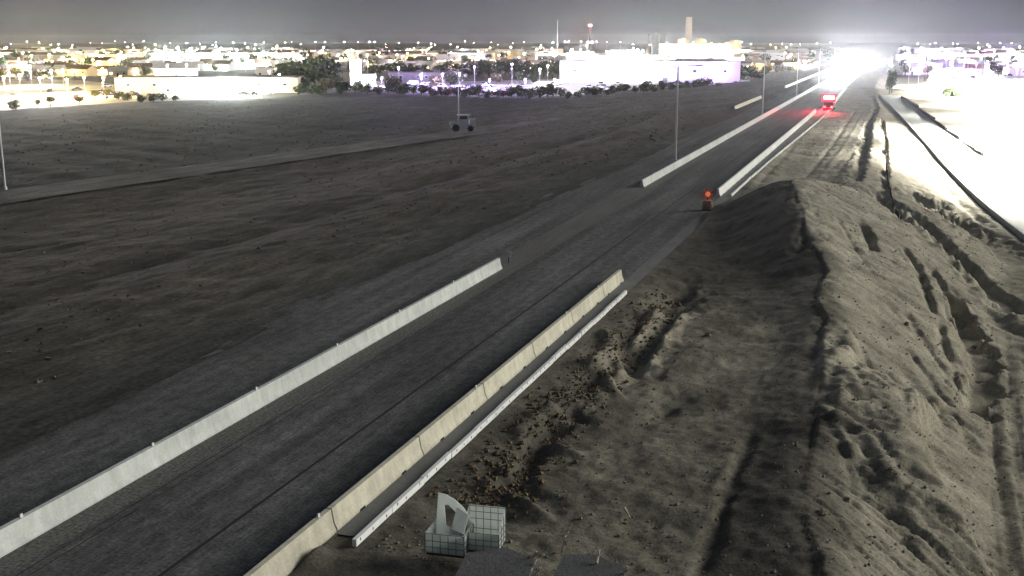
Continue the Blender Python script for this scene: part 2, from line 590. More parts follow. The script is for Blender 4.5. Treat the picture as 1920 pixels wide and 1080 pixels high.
FEATS = [
    # erosion channel on the edge of the pad, then the drain running down to the lower right
    (pp(0, (1636, 178), (1646, 200), (1630, 232), (1626, 265), (1618, 300), (1608, 345)), -.95, .5, 1.0, 3, 3),
    (pp(0, (1655, 222), (1661, 260), (1662, 300), (1660, 345), (1664, 385)), -.55, .35, .45, 2, 4),
    (pp(-1, (1640, 368), (1664, 388), (1700, 420)), -1.0, .9, 1.1, 2, 3),
    (pp(-2.6, (1690, 415), (1740, 449), (1800, 486), (1860, 520), (1930, 560)), -1.0, .5, 1.3, 3, 3),
    (pp(-3.6, (1700, 385), (1760, 408), (1830, 440), (1930, 492)), -1.3, 2.2, 2.6, 3, 2),  # dip shaped so that a dark band of shade falls beside the kerb
    (pp(-3, (1740, 330), (1790, 368), (1850, 412)), -.5, 1.0, 1.5, 3, 2),
    # bench below the hill
    (pp(-1.6, (1560, 372), (1640, 402), (1760, 470), (1850, 540), (1930, 600)), -.45, 2.0, 2.4, 6, 3),
    # small cuts on the lit flank
    (pp(.6, (1612, 430), (1628, 442), (1636, 464)), -.9, .35, .5, .6, 3),
    (pp(1.2, (1590, 456), (1602, 459)), -.9, .45, .45, .4, 3),
    (pp(-1.2, (1690, 480), (1724, 505), (1742, 545), (1756, 572)), -.6, .35, .45, 2, 3),
    (pp(-1.4, (1742, 497), (1774, 522), (1800, 556)), -.5, .3, .4, 2, 3),
    (pp(-2.5, (1780, 545), (1802, 575), (1836, 612)), -1.5, .7, .9, 1.5, 4),
    (pp(-3.0, (1800, 590), (1832, 640), (1838, 690), (1822, 760)), -1.3, .9, 1.0, 2, 4),
    (pp(-2.2, (1760, 605), (1772, 640), (1800, 690)), -.8, .35, .4, 1, 3),
    (pp(-1.6, (1700, 600), (1750, 648), (1800, 690)), -.5, .3, .5, 2, 3),
    (pp(-1.2, (1690, 640), (1740, 680), (1800, 720)), -.55, .35, .6, 2, 3),
    (pp(-1.6, (1690, 700), (1740, 740), (1772, 762)), -.6, .5, .6, 2, 3),
    (pp(-2.3, (1850, 545), (1900, 575), (1960, 600)), -.35, .3, .4, 3, 3),
    # free standing block of earth low on the flank: steep dark left, lit right
    (pp(-1.7, (1742, 762), (1706, 798), (1712, 846), (1742, 905), (1800, 968), (1872, 1030)), 1.7, .75, 4.2, 2.5, 1),
    (pp(-2.6, (1684, 800), (1694, 850), (1722, 915), (1790, 985), (1868, 1050)), -.35, .8, .5, 2.5, 2),
    (pp(-2.3, (1740, 770), (1786, 762), (1812, 778), (1826, 812)), -.7, .45, .5, 1, 3),
    # gullies at the foot of the ridge
    (pp(.4, (1560, 590), (1530, 650), (1520, 700), (1516, 770)), -.2, .4, .6, 3, 3),
    (pp(.5, (1590, 610), (1604, 640), (1560, 680)), .4, .7, .8, 2, 1),
    (pp(.2, (1580, 610), (1612, 640), (1650, 690)), -.35, .25, .35, 2, 3),
    (pp(0, (1590, 680), (1622, 740)), -.35, .2, .3, 2, 3),
    (pp(.2, (1575, 690), (1545, 745), (1530, 800)), -.35, .5, .5, 2, 3),
    (pp(0, (1545, 790), (1590, 860), (1604, 920)), -.22, .2, .3, 2, 3),
    (pp(.1, (1530, 800), (1540, 880), (1530, 960), (1540, 1080)), -.25, .8, .7, 3, 3),
    (pp(-.3, (1540, 940), (1590, 1000), (1690, 1060)), -.22, .15, .25, 3, 3),
    (pp(-.8, (1620, 900), (1700, 965), (1790, 1040)), -.2, .15, .25, 3, 3),
    # hill: ribs on its dark flank
    (pp(1.5, (1512, 452), (1490, 470)), -.5, .6, .6, 1, 2),
    (pp(2, (1500, 385), (1470, 410)), .3, .7, .7, 2, 2),
    (pp(2, (1512, 410), (1478, 440)), .3, .7, .7, 2, 2),
    # cut beside the white edge: trench, remnants and a heap
    (pp(0, (1160, 720), (1190, 650), (1250, 570), (1290, 520)), -.7, .9, 1.2, 4, 3),
    (pp(0, (1186, 640), (1210, 610), (1240, 568)), .9, .45, .6, 1.5, 3),
    (pp(0, (1152, 706), (1174, 682)), .8, .45, .5, .8, 3),
    (pp(0, (1208, 690), (1240, 640), (1288, 568)), .55, .25, .5, 3, 3),
    (pp(0, (1104, 686), (1148, 640), (1130, 618)), .45, .3, .4, 1, 3),
    (pp(0, (900, 930), (960, 868), (1040, 780), (1110, 700)), -.75, .4, .8, 4, 3),
    (pp(0, (990, 800), (1040, 770), (1110, 720)), 1.15, .7, 1.5, 2.5, 1),
    (pp(0, (880, 945), (930, 890), (990, 826)), .65, .5, .8, 3, 1),
    (pp(0, (930, 880), (990, 905), (1040, 930)), -.35, .4, .5, 2, 3),
    (pp(0, (890, 925), (940, 950), (1000, 965)), -.3, .4, .5, 2, 3),
    (pp(0, (1230, 770), (1255, 740), (1290, 735)), -.4, .5, .5, 2, 3),
    (pp(0, (1411, 798), (1360, 940), (1308, 1085)), -.22, .25, .3, 2, 3),
    (pp(-.4, (1600, 800), (1660, 850), (1720, 905)), -.2, .15, .2, 3, 3),
    (pp(-.4, (1570, 850), (1640, 910), (1760, 1000)), -.25, .15, .22, 3, 3),
    (pp(-.6, (1580, 930), (1660, 990), (1760, 1070)), -.18, .12, .2, 3, 3),
    (pp(-.2, (1550, 1000), (1600, 1050), (1640, 1090)), -.2, .15, .2, 3, 3),
    (pp(-1.2, (1640, 745), (1700, 790)), -.25, .15, .25, 2, 3),
    (pp(-1, (1650, 690), (1720, 745)), -.2, .12, .2, 2, 3),
    (pp(-1.5, (1650, 585), (1700, 620), (1760, 660)), -.2, .12, .2, 2, 3),
    (pp(-1.5, (1560, 480), (1640, 560)), -.15, .15, .2, 2, 3),
    (pp(0, (930, 905), (975, 925), (1030, 950)), .4, .35, .6, 1, 1),
    (pp(0, (1010, 800), (1060, 830), (1095, 840)), .35, .4, .6, 1, 1),
    (pp(0, (1060, 760), (1100, 780), (1130, 775)), -.4, .3, .5, 1, 3),
    (pp(0, (1130, 690), (1165, 735)), .4, .3, .6, 1, 1),
    # earth heaped against the lowest barrier piece
    (pp(0, (560, 1075), (585, 1030), (600, 1002)), .5, .4, .55, 1, 2),
    (pp(0, (640, 985), (660, 968)), .25, .3, .4, .6, 2),
]
for k in range(5):                           # wheel ruts on the pad and at the foot of the slope
    x0 = (1525, 1500, 1575, 1590, 1605)[k]
    FEATS.append((pp(0, (x0 - 130 + 22 * k, 372 - 10 * k), (x0 - 40 + 10 * k, 275), (x0 + 18 + 5 * k, 205)), (-.12, .12, -.14, .1, -.1)[k], .35, .45, 8, 3))
for k in range(7):
    x = 5.4 + .62 * k + (.2, -.1, .15, 0, -.2, .1, 0)[k]
    FEATS.append(([Vector((x - .7, 34, 0)), Vector((x - .2, 52, 0)), Vector((x + .5, 68, 0)), Vector((x + 2.2, 88, 0)), Vector((x + 3.6, 104, 0))], -.13, .1, .12, 6, 3))
for k in range(6):
    x = 6.0 + .55 * k
    FEATS.append(([Vector((x - .3, 36, 0)), Vector((x, 60, 0)), Vector((x + 1.4, 84, 0))], (-.09, .05)[k % 2], .15, .2, 6, 2))


def z_right(X, Y):
    xc, zc = np.interp(Y, T_c, X_c), np.interp(Y, T_c, Z_c)
    xt, zt = toe(Y)
    wob = .35 * fbm(Y * .12, Y * 0 + 3, 3, 31)
    xc = xc + wob
    # pad: falls a little away from the road, rises to the crest
    pad = -.06 - .3 * sstep(-16.4, -13, X) + .25 * .55 * fbm(X * .22, Y * .16, 4, 40) * sstep(-16.9, -14, X)
    hump = 1.7 + 1.15 * np.clip(zc, 0, 4)
    pad = pad + (zc + .2) * np.exp(-(np.clip(xc - X, 0, None) / hump) ** 2)
    u = np.clip((X - xc) / np.maximum(xt - xc, 1), 0, 1.0)
    f = np.where(u < .12, .5 * u * u / .12, u - .06) / .94
    f = np.where(u > .9, f - .5 * (u - .9) ** 2 / .1 / .94, f)
    slope = zc + (zt - zc) * f
    z = np.where(X < xc, pad, slope)
    on = sstep(-1, 1.5, X - xc) * sstep(.4, -1.2, X - xt)
    # rills running down the slope
    rill = fbm(X * .13, Y * .42 + X * .14, 4, 50, .55)
    warp = .5 * fbm(X * .2, Y * .2, 2, 55)
    n1 = vnoise(X * .07 + 3, Y * .62 + X * .16 + warp, 52)
    n2 = vnoise(X * .12 + 9, Y * 1.5 + X * .42 + 1.5 * warp, 53)
    n3 = vnoise(X * .2, Y * 3.6 + X * .95 + 2.5 * warp, 54)
    g1 = np.clip(1 - np.abs(n1) / .16, 0, 1)
    g2 = np.clip(1 - np.abs(n2) / .2, 0, 1)
    g3 = np.clip(1 - np.abs(n3) / .3, 0, 1)
    where = .35 + .65 * sstep(-.3, .35, fbm(X * .12, Y * .1, 3, 58))
    groove = (.24 * g1 * sstep(-.2, .4, vnoise(X * .1, Y * .15, 59)) + .15 * g2 + .07 * g3) * where
    z = z + on * (.035 * rill - groove) * (1 - .65 * sstep(135, 170, Y))
    z = z + (.035 * fbm(X * 1.6, Y * 1.6, 3, 70) + .03 * fbm(X * 3.3, Y * 3.0, 2, 71)) * sstep(-17, -16, X)
    z = z + .085 * fbm(X * .5, Y * .45, 4, 75) * sstep(-16.6, -15, X) * (1 - .5 * sstep(120, 160, Y))
    # sunk dark square beside the ridge
    sq = sstep(-5.5, -5.0, X + .3 * fbm(Y * .3, X * 0, 2, 80)) * sstep(-1.9, -2.6, X) * sstep(51.5, 50, Y)
    z = z - .05 * sq
    for pts, A, wl, wr, tap, p in FEATS:
        k = .55 if (A < 0 and p == 3 and pts[0].x > -4.5 and pts[0].y < 92) else 1.0     # shallow rills low on the flank
        z = z + seg_feat(X, Y, pts, A * k, wl * (.4 + .6 * k), wr * (.4 + .6 * k), tap, p)
    # keep the soil under the ramp and the gutter
    kx, kz = np.interp(Y, kerb_t, kerb_x), np.interp(Y, kerb_t, kerb_z)
    w = sstep(-.9, -.1, X - kx)
    z = z * (1 - w) + (kz - .12) * w
    z = np.maximum(z, CITY_Z - .28 + .1 * fbm(X * .9, Y * .7, 3, 77))
    g = sstep(-16.35, -16.75, X) * sstep(33.2, 34, Y)
    z = z * (1 - g) + np.minimum(z, -.02) * g
    e = sstep(-17.45, -17.75, X)
    return z * (1 - e) + (-.03 + .0 * z) * e


def soil_light_tone(X, Y):
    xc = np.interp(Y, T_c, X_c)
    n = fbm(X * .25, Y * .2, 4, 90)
    p = .2 + .8 * sstep(-.6, 1.6, X - xc + .7 * n)  # soils differ, and the pad's shade and slope's light are painted in
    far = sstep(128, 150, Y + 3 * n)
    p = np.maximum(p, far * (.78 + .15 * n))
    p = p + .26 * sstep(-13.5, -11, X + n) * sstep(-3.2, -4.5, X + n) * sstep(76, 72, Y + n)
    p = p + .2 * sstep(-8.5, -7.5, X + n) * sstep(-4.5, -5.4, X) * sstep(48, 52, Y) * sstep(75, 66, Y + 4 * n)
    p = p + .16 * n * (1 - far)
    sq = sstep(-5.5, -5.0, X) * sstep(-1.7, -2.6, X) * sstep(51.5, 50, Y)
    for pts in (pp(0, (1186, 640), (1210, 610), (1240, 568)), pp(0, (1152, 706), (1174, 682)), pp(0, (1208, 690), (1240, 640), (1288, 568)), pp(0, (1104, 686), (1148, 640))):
        p = p + seg_feat(X, Y, pts, .55, .5, .6, 1, 2)  # tops of the remnants painted paler for the light on them
    flank = sstep(-17, -15, X) * sstep(.4, -.3, X - xc) * sstep(76, 84, Y + 2 * n) * sstep(131, 125, Y + 2 * n)  # shaded side of the hill, darkened in the soil colour too
    near = 1 - .3 * sstep(75, 40, Y)  # light falling off towards the camera, painted into the soil tone
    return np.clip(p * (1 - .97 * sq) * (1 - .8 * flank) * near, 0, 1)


xs = np.concatenate([np.arange(-17.75, 8.0, .13), np.arange(8.0, 16, .2), np.arange(16, 60, 2.0)])
ys = np.concatenate([np.arange(22, 30, .3), np.exp(np.arange(math.log(30), math.log(440), .0034))])
grid_mesh('terrain', xs, ys, z_right, M['soil'], ('pale', soil_light_tone))

# far embankment of the road, both sides of the bridge approach
mb = MB()
mb.extrude_y([(-17.5, -.01), (-8, -CITY_Z * 0 - 1.0), (-2, CITY_Z - .3), (-37, CITY_Z - .3), (-36.8, -.012)], 438, 1500)
tag(mb.build('embankment', M['embank']), kind='structure')

strip('gutter', [Vector((0, y, 0)) for y in (33.6, 60, 128, 250)], -17.72, -16.62, M['gutter'], dz=.012)
ramp_path = kerb[::-1]
strip('ramp_road', ramp_path, 0, 6.6, M['ramp'], dz=.0)
# pale yard beyond the ramp
mb = MB()
outer = []
for p in ramp_path:
    mb_n = Vector((1, .1, 0)).normalized()
    outer.append(p + mb_n * 6.7)
base = [Vector((q.x, q.y, min(q.z, -.3) - .02)) for q in outer]
for i in range(len(base) - 1):
    a, b = base[i], base[i + 1]
    a1, b1 = Vector((a.x + 6, a.y, CITY_Z - .15)), Vector((b.x + 6, b.y, CITY_Z - .15))
    mb.poly([a, a1, b1, b])
    mb.poly([a1, Vector((520, a.y, CITY_Z - .15)), Vector((520, b.y, CITY_Z - .15)), b1])
a, b = base[-1], Vector((20, 800, CITY_Z - .15))
mb.poly([Vector((a.x + 6, a.y, CITY_Z - .15)), Vector((520, a.y, CITY_Z - .15)), Vector((520, 860, CITY_Z - .15)), b])
tag(mb.build('yard_ground', M['ramp']), kind='structure')

_u = ['first', 'second', 'third', 'fourth', 'fifth', 'sixth', 'seventh', 'eighth', 'ninth']
NUMS = _u + ['tenth', 'eleventh', 'twelfth', 'thirteenth', 'fourteenth', 'fifteenth', 'sixteenth', 'seventeenth', 'eighteenth', 'nineteenth']
for _t, _w in (('twentieth', 'twenty'), ('thirtieth', 'thirty'), ('fortieth', 'forty'), ('fiftieth', 'fifty'), ('sixtieth', 'sixty')):
    NUMS += [_t] + [_w + '-' + q for q in _u]

# ------------------------------------------------------------------ barriers
HALF = [(.30, 0), (.30, .08), (.185, .33), (.10, .84)]
PROF = HALF + [(-x, z) for x, z in reversed(HALF)]
SEG = 7.84


def seg_mesh(name, length, m):
    b = MB()
    b.extrude_y(PROF, -length / 2, length / 2)
    return b.mesh(name, m)


slot_b = MB()
slot_b.box((.285, 0, .045), (.06, .42, .09))
slot_me = slot_b.mesh('slot_shade', M['dark_mark'])  # dark block set proud, painting the shade of a hollow slot
refl_b = MB()
refl_b.box((0, 0, .06), (.05, .12, .12)).box((0, 0, .0), (.09, .16, .02))
refl_me = refl_b.mesh('reflector', M['white_paint'])
piece_me = seg_mesh('barrier_segment', SEG, M['concrete_warm'])
far_me = seg_mesh('barrier_segment', SEG, M['concrete_white'])
short_me = seg_mesh('barrier_segment', 5.6, M['concrete_warm'])


def barrier(x, y, rz, label, group, me=piece_me, reflect=False, slots=True):
    o = link('barrier_segment', me, None, (x, y, 0), rz)
    tag(o, label, 'barrier', group)
    if slots:
        for d in (-1.9, 1.9):
            link('slot_shade', slot_me, o, (0, d, 0))
    if reflect:
        link('reflector', refl_me, o, (0, 3.2, .84))
    return o


NEAR = ['lowest cream barrier segment, half buried in heaped soil at the frame bottom',
        'cream barrier segment whose near end stands in soil above the lowest one',
        'third cream barrier segment from the bottom, left of the two cut plastic totes',
        'fourth cream barrier segment from the bottom of the near run',
        'cream barrier segment in the middle of the near run beside the road',
        'third cream barrier segment back from the open end of the near run',
        'cream barrier segment next to the last of the near run']
y0 = 25.85 - SEG / 2 - .05
for i in range(7):
    barrier(R_BAR, y0 + i * (SEG + .09), 0, NEAR[i], 'cream barriers of the near run', reflect=i in (1, 3, 5, 6))
barrier(R_BAR, y0 + 6 * (SEG + .09) + SEG / 2 + .09 + 2.8, 0, 'last short cream barrier segment ending the near run before the gap',
        'cream barriers of the near run', short_me)
y = 127.0 + SEG / 2
i = 0
while y + SEG / 2 < 291:
    barrier(R_BAR, y, 0, 'first pale barrier segment beyond the gap, next to the orange barrel' if i == 0 else
            'pale barrier segment beside the dirt pad, %s piece beyond the gap' % NUMS[i], 'barriers of the straight far run', far_me, slots=i < 6)
    y += SEG + .09
    i += 1
a, b = Vector((-15.6, 308, 0)), Vector((-17.3, 440, 0))
n = int((b - a).length / (SEG + .09))
dv = (b - a).normalized()
for i in range(n):
    p = a + dv * (SEG + .09) * (i + .5)
    barrier(p.x, p.y, math.atan2(-dv.x, dv.y), 'pale barrier segment of the flared run, %s piece ahead of the red lit truck' % NUMS[i],
            'barriers of the flared far run', far_me, slots=False)
n = int((900 - 441) / 24)
for i in range(n):
    o = link('barrier_segment', None if False else seg_mesh('barrier_segment', 23.8, M['concrete_cool']) if i == 0 else bpy.data.meshes['far_piece'],
             None, (-17.5, 453 + 24 * i, 0))
    if i == 0:
        o.data.name = 'far_piece'
    tag(o, 'pale barrier segment far along the road under the headlight glare', 'barrier', 'barriers under the headlight glare')


def cast_wall(x, y0, y1, label, m):
    b = MB()
    b.extrude_y(PROF, y0, y1)
    o = b.build('barrier_wall', m)
    o.location = (x, 0, 0)
    return tag(o, label, 'barrier')


w1 = cast_wall(L_BAR, 8, 80.6, 'long pale continuous concrete barrier wall along the left of the near road', M['concrete_cool'])
for px, py in ((75, 975), (283, 835), (480, 730), (633, 648), (757, 585), (855, 530)):
    link('reflector', refl_me, w1, (0, at(px, py, .84).y, .84))
w2 = cast_wall(L_BAR, 132.5, 700, 'long pale concrete barrier wall starting beyond the gap, beside the tall poles', M['concrete_cool'])
for y in range(140, 300, 16):
    link('reflector', refl_me, w2, (0, y, .84))
cast_wall(-38.2, 292, 352, 'short pale barrier wall on the far left edge behind the second road pole', M['concrete_warm'])
cast_wall(-38.2, 430, 760, 'far pale barrier wall left of the road running into the headlight glare', M['white_edge'])

# end marker past the left wall
t = thing('end_marker', 'small white reflector panel just past the end of the left barrier wall', 'marker', (L_BAR, 83.0, 0))
MB().box((0, 0, .4), (.06, .06, .8)).build('post', M['dark_steel'], t)
MB().box((0, -.045, .72), (.4, .03, .5), tilt=(0, .35)).build('panel', M['white_paint'], t)

# white edge curb: sections of a low formwork
for nm, y_a, y_b, lab in (('edge_curb', 32.9, 75.4, 'low white edge curb of short sections right of the near cream barriers'),
                          ('edge_curb', 127.5, 290, 'low white edge curb beside the far barrier run')):
    t = thing(nm, lab, 'curb', (-16.62, y_a, 0))
    y = 0
    k = 0
    sec = MB()
    sec.box((0, 1.5, .13), (.16, 2.97, .26))
    sec_me = sec.mesh('section', M['white_edge'])
    mk = MB()
    mk.box((.084, 0, .17), (.012, .05, .1))
    mk_me = mk.mesh('clip', M['dark_steel'])
    while y < y_b - y_a - 3:
        s_ = link('section', sec_me, t, (random.uniform(-.02, .02) + (0 if y_a < 100 else 1.5 * sstep(0, 160, y)), y, random.uniform(-.03, .03)))
        s_.rotation_euler.z = random.uniform(-.006, .006)
        if y_a < 100:
            for q in (.5, 1.4, 2.5):
                link('clip', mk_me, s_, (0, q + random.uniform(-.2, .2), random.uniform(-.06, .04)))
        y += 3.0
        k += 1

# kerbs of the ramp
kb = MB()
for i in range(len(ramp_path) - 1):
    a, b = ramp_path[i], ramp_path[i + 1]
    d = (b - a).normalized()
    nn = Vector((d.y, -d.x, 0)) * .3
    u = Vector((0, 0, .55))
    dn = Vector((0, 0, -.4))
    kb.poly([a + dn, a + u, b + u, b + dn])
    kb.poly([a + u, a + u + nn, b + u + nn, b + u])
    kb.poly([a + u + nn, a + dn + nn, b + dn + nn, b + u + nn])
tag(kb.build('ramp_kerb', M['concrete_cool']), 'long concrete kerb wall along the left edge of the bright ramp', 'kerb')
rb = [at(1690, 183, -.3), at(1722, 205, -.8), at(1752, 228, -1.2), at(1775, 248, -1.7), at(1798, 264, -2.0)]
rb2 = [at(1806, 270, -2.1), at(1826, 286, -2.4), at(1842, 296, -2.6)]
for pts, lab in ((rb, 'low shade-toned guard wall on the right edge of the bright ramp, upper long piece'),
                 (rb2, 'low shade-toned guard wall on the right edge of the bright ramp, lower short piece')):
    kb = MB()
    for i in range(len(pts) - 1):
        kb.box((pts[i] + pts[i + 1]) / 2 + Vector((0, 0, .3)), (.35, (pts[i + 1] - pts[i]).length - .15, .9),
               math.atan2(-(pts[i + 1] - pts[i]).x, (pts[i + 1] - pts[i]).y))
    tag(kb.build('guard_wall', M['dark_steel']), lab, 'guard wall')  # pale concrete coloured dark, for the shade on its left face

# ------------------------------------------------------------------ unlit poles
def pole_proto(h, arms):
    t = thing('road_pole', '', 'pole')
    MB().lathe([(.28, -.3), (.28, .5), (.2, .55)], 10).build('pole_base', M['concrete_cool'], t)
    MB().tube((0, 0, .5), (0, 0, h), .15, .09, 10).build('pole', M['steel'], t)
    for s_, z in arms:
        a_ = MB()
        a_.tube((0, 0, h - z - .5), (s_ * 1.2, 0, h - z - .05), .055, .05, 6).tube((s_ * 1.2, 0, h - z - .05), (s_ * 2.6, 0, h - z), .05, .04, 6)
        arm = a_.build('mast_arm', M['steel'], t)
        MB().box((s_ * 2.95, 0, h - z - .02), (.8, .3, .14)).build('lamp_head', M['grey_paint'], arm)
    return t


p0 = pole_proto(13.6, [(1, 0), (-1, 0)])
plabels = ['slim tall unlit pole behind the start of the second left barrier wall',
           'tall unlit pole second along the left barrier wall, past the nearest one',
           'tall unlit pole third along the left barrier wall',
           'tall unlit pole fourth along the left barrier wall, before the headlight glare',
           'tall unlit pole fifth along the left barrier wall, at the glare']
for i, y in enumerate((161, 272, 366, 470, 580)):
    o = p0 if i == 0 else copy_tree(p0)
    o.location = (-29.0, y, 0)
    o['label'] = plabels[i]
    o['group'] = 'tall poles along the left barrier wall'
for (px, py, lab) in ((10, 357, 'slim unlit pole at the left edge of the picture beside the dirt track'),
                      (860, 226, 'slim unlit pole beside the parked grey machine in the field')):
    o = copy_tree(p0)
    o.location = at(px, py, -3.9)
    o['label'] = lab
    o['group'] = 'poles along the dirt track'

# ------------------------------------------------------------------ orange barrel with warning lamp
t = thing('warning_barrel', 'low orange and grey barrel with warning lamp and solid glare star at the barrier gap', 'barrel', (-17.5, 116.2, 0))
MB().lathe([(.62, 0), (.62, .12)], 20).build('base', M['rubber'], t)
MB().lathe([(.58, .12), (.6, .4), (.57, .42), (.57, .7), (.52, .95)], 20).build('barrel', M['barrel_grey'], t)
MB().lathe([(.575, .5), (.55, .8)], 20).build('orange_band', M['orange'], t)
lid = MB().lathe([(.56, .95), (.56, 1.0), (.2, 1.04)], 20).build('lid', M['orange'], t)
MB().tube((0, 0, 1.0), (0, 0, 1.5), .05).build('lamp_stem', M['dark_steel'], lid)
lm = MB()
lm.tube((0, -.08, 1.65), (0, .08, 1.65), .26, .26, 16)
lm.build('warning_lamp', M['amber'], t)
for a_ in range(8):                           # orange blades built as the lamp's star of glare
    an = a_ * math.pi / 4
    MB().box((.5 * math.cos(an), 0, 1.65 + .5 * math.sin(an)), (.44, .04, .15), tilt=(0, -an)).build('glare_vane', M['orange'], t)
ld = bpy.data.lights.new('amber_light', 'POINT')
ld.energy, ld.color, ld.shadow_soft_size = 8, (1, .3, .12), .15
link('amber_light', ld, t, (0.1, -.7, 1.65))

# ------------------------------------------------------------------ cut open totes
def tote(name, label, loc, rz, style):
    t = thing(name, label, 'tote', loc, rz, 'cut open caged totes')
    W, D, H = 1.25, 1.05, 1.15
    hf = .62
    s_ = MB()
    th = .02
    # walls of the shell: front (y-), back (y+), sides sloping from back to front
    s_.box((0, 0, .12), (W, D, .03))
    s_.box((0, -D / 2, .12 + hf / 2), (W, th, hf))
    if style == 0:
        s_.box((0, D / 2, .12 + H / 2), (W, th, H))
        for x in (-W / 2, W / 2):
            b = len(s_.v)
            for dx in (-th / 2, th / 2):
                s_.v += [(x + dx, -D / 2, .12), (x + dx, D / 2, .12), (x + dx, D / 2, .12 + H), (x + dx, 0.05, .12 + H * .8), (x + dx, -D / 2, .12 + hf)]
            s_.f += [tuple(b + i for i in range(5)), tuple(b + 5 + i for i in reversed(range(5)))]
            for i in range(5):
                j = (i + 1) % 5
                s_.f.append((b + i, b + 5 + i, b + 5 + j, b + j))
    else:
        s_.box((-W / 2, 0, .12 + hf / 2), (th, D, hf))
        s_.box((W / 2, 0, .12 + hf / 2), (th, D, hf))
        # leaning lid panel with an opening cut in it
        def P2(u, v, d=0):
            return (u * W - W / 2 - .02, D / 2 + d - .12 * v, .12 + v * 1.55)
        ring_o = [(0, 0), (.98, 0), (1.02, .36), (.93, .56), (.78, .73), (.58, .87), (.34, .97), (.12, 1.0)]
        ring_i = [(.30, .30), (.60, .16), (.70, .32), (.72, .44), (.64, .55), (.52, .66), (.38, .76), (.27, .74)]
        for d in (0, .05):
            for i in range(8):
                j = (i + 1) % 8
                q = [P2(*ring_o[i], d), P2(*ring_o[j], d), P2(*ring_i[j], d), P2(*ring_i[i], d)]
                s_.poly(q if d == 0 else q[::-1])
        for ring, fl in ((ring_o, 0), (ring_i, 1)):
            for i in range(8):
                j = (i + 1) % 8
                q = [P2(*ring[i], 0), P2(*ring[i], .05), P2(*ring[j], .05), P2(*ring[j], 0)]
                s_.poly(q[::-1] if fl else q)
        # folded flap inside
        s_.poly([(.1, -.1, .75), (W / 2 - .03, -.35, .75), (W / 2 - .03, .2, 1.15), (.15, .35, 1.3)])
        s_.poly([(.1, -.1, .75), (.15, .35, 1.3), (W / 2 - .03, .2, 1.14), (W / 2 - .03, -.35, .74)])
    s_.build('shell', M['plastic'], t)
    bar = lambda p, q: MB().tube(p, q, .011, None, 5).build('cage_bar', M['cage'], t)
    for i in range(6):
        x = -W / 2 - .02 + i * (W + .04) / 5
        bar((x, -D / 2 - .03, .1), (x, -D / 2 - .03, .12 + hf))
        if style == 0:
            bar((x, D / 2 + .0 - .03, .14), (x, D / 2 - .03, .12 + H))
    for z in (.3, .5, .12 + hf):
        bar((-W / 2 - .03, -D / 2 - .03, z), (W / 2 + .03, -D / 2 - .03, z))
    for z in ((.45, .8, 1.05, 1.25) if style == 0 else ()):
        bar((-W / 2, D / 2 - .03, z), (W / 2, D / 2 - .03, z))
    for sx in (-1, 1):
        for i in range(4):
            y = -D / 2 + i * D / 3
            hh = hf if (style == 1 or i == 0) else hf + (H - hf) * i / 3
            bar((sx * (W / 2 + .03), y, .1), (sx * (W / 2 + .03), y, .12 + hh))
        for z in (.3, .5, .72):
            bar((sx * (W / 2 + .03), -D / 2, z), (sx * (W / 2 + .03), D / 2, z))
    for y in (-.4, 0, .4):
        MB().box((0, y, .04), (W, .1, .08)).build('pallet_runner', M['wood'], t)
    return t


ta, tb_ = at(843, 1032, .25), at(907, 1026, .25)
tote('cut_tote', 'left cut white plastic tote with a ragged upright panel and dark inside', ta, YAW - .25, 1).scale = (1.05, 1.05, 1.1)
tote('cut_tote', 'right cut white plastic tote with a tall gridded back wall', tb_, YAW - .22, 0)

# ------------------------------------------------------------------ grey slabs and splintered wood at the bottom edge
def slab(label, pxs, z, th):
    b = MB()
    pts = [at(x, y, z) for x, y in pxs]
    k = len(pts)
    c0 = sum((Vector(p) for p in pts), Vector()) / k
    b.v = [tuple(p - c0) for p in pts] + [tuple(p - c0 - Vector((0, 0, th))) for p in pts]
    b.f = [tuple(reversed(range(k))), tuple(range(k, 2 * k))] + [(i, (i + 1) % k, k + (i + 1) % k, k + i) for i in range(k)]
    o = b.build('concrete_slab', M['slab'], None, c0)
    return tag(o, label, 'slab', 'grey slabs at the bottom edge')


slab('grey concrete slab on the ground in front of the two cut totes', [(842, 1100), (876, 1036), (948, 1026), (1002, 1048), (985, 1100)], .55, .45)
slab('grey concrete slab right of the one before the totes, beside splintered sticks', [(1020, 1110), (1058, 1040), (1120, 1040), (1172, 1066), (1165, 1110)], .55, .45)
SL = ['pale splintered stick leaning in the gap between the two grey slabs', 'short pale stick between the grey slabs near the frame bottom',
      'pale stick standing at the top corner of the right grey slab', 'pale stick lying behind the right grey slab',
      'pale stick at the lower right edge of the right grey slab', 'thin pale stick lying on the dark soil above the right slab',
      'short pale stick lying beside the left grey slab corner', 'pale stick on the dirt far behind the right slab']
for lab, (x0, y0_, z0, x1, y1, z1) in zip(SL, [(990, 1080, .3, 1006, 1048, .7), (1002, 1082, .3, 1012, 1064, .6), (1054, 1036, .4, 1060, 1006, 1.0),
                                              (1118, 1056, .6, 1124, 1030, .9), (1166, 1084, .4, 1176, 1062, .8), (1056, 1010, .1, 1066, 996, .3),
                                              (998, 1046, .5, 1006, 1034, .8), (1171, 953, -.2, 1182, 972, -.2)]):
    a, b = at(x0, y0_, z0), at(x1, y1, z1)
    o = MB()
    d = b - a
    o.tube((0, 0, 0), d, .055, .03, 6).tube(d * .4, d * .75 + Vector((.12, .02, .05)), .035, .01, 5)
    tag(o.build('stick', M['pale_wood'], None, a), lab, 'stick', 'splintered sticks')

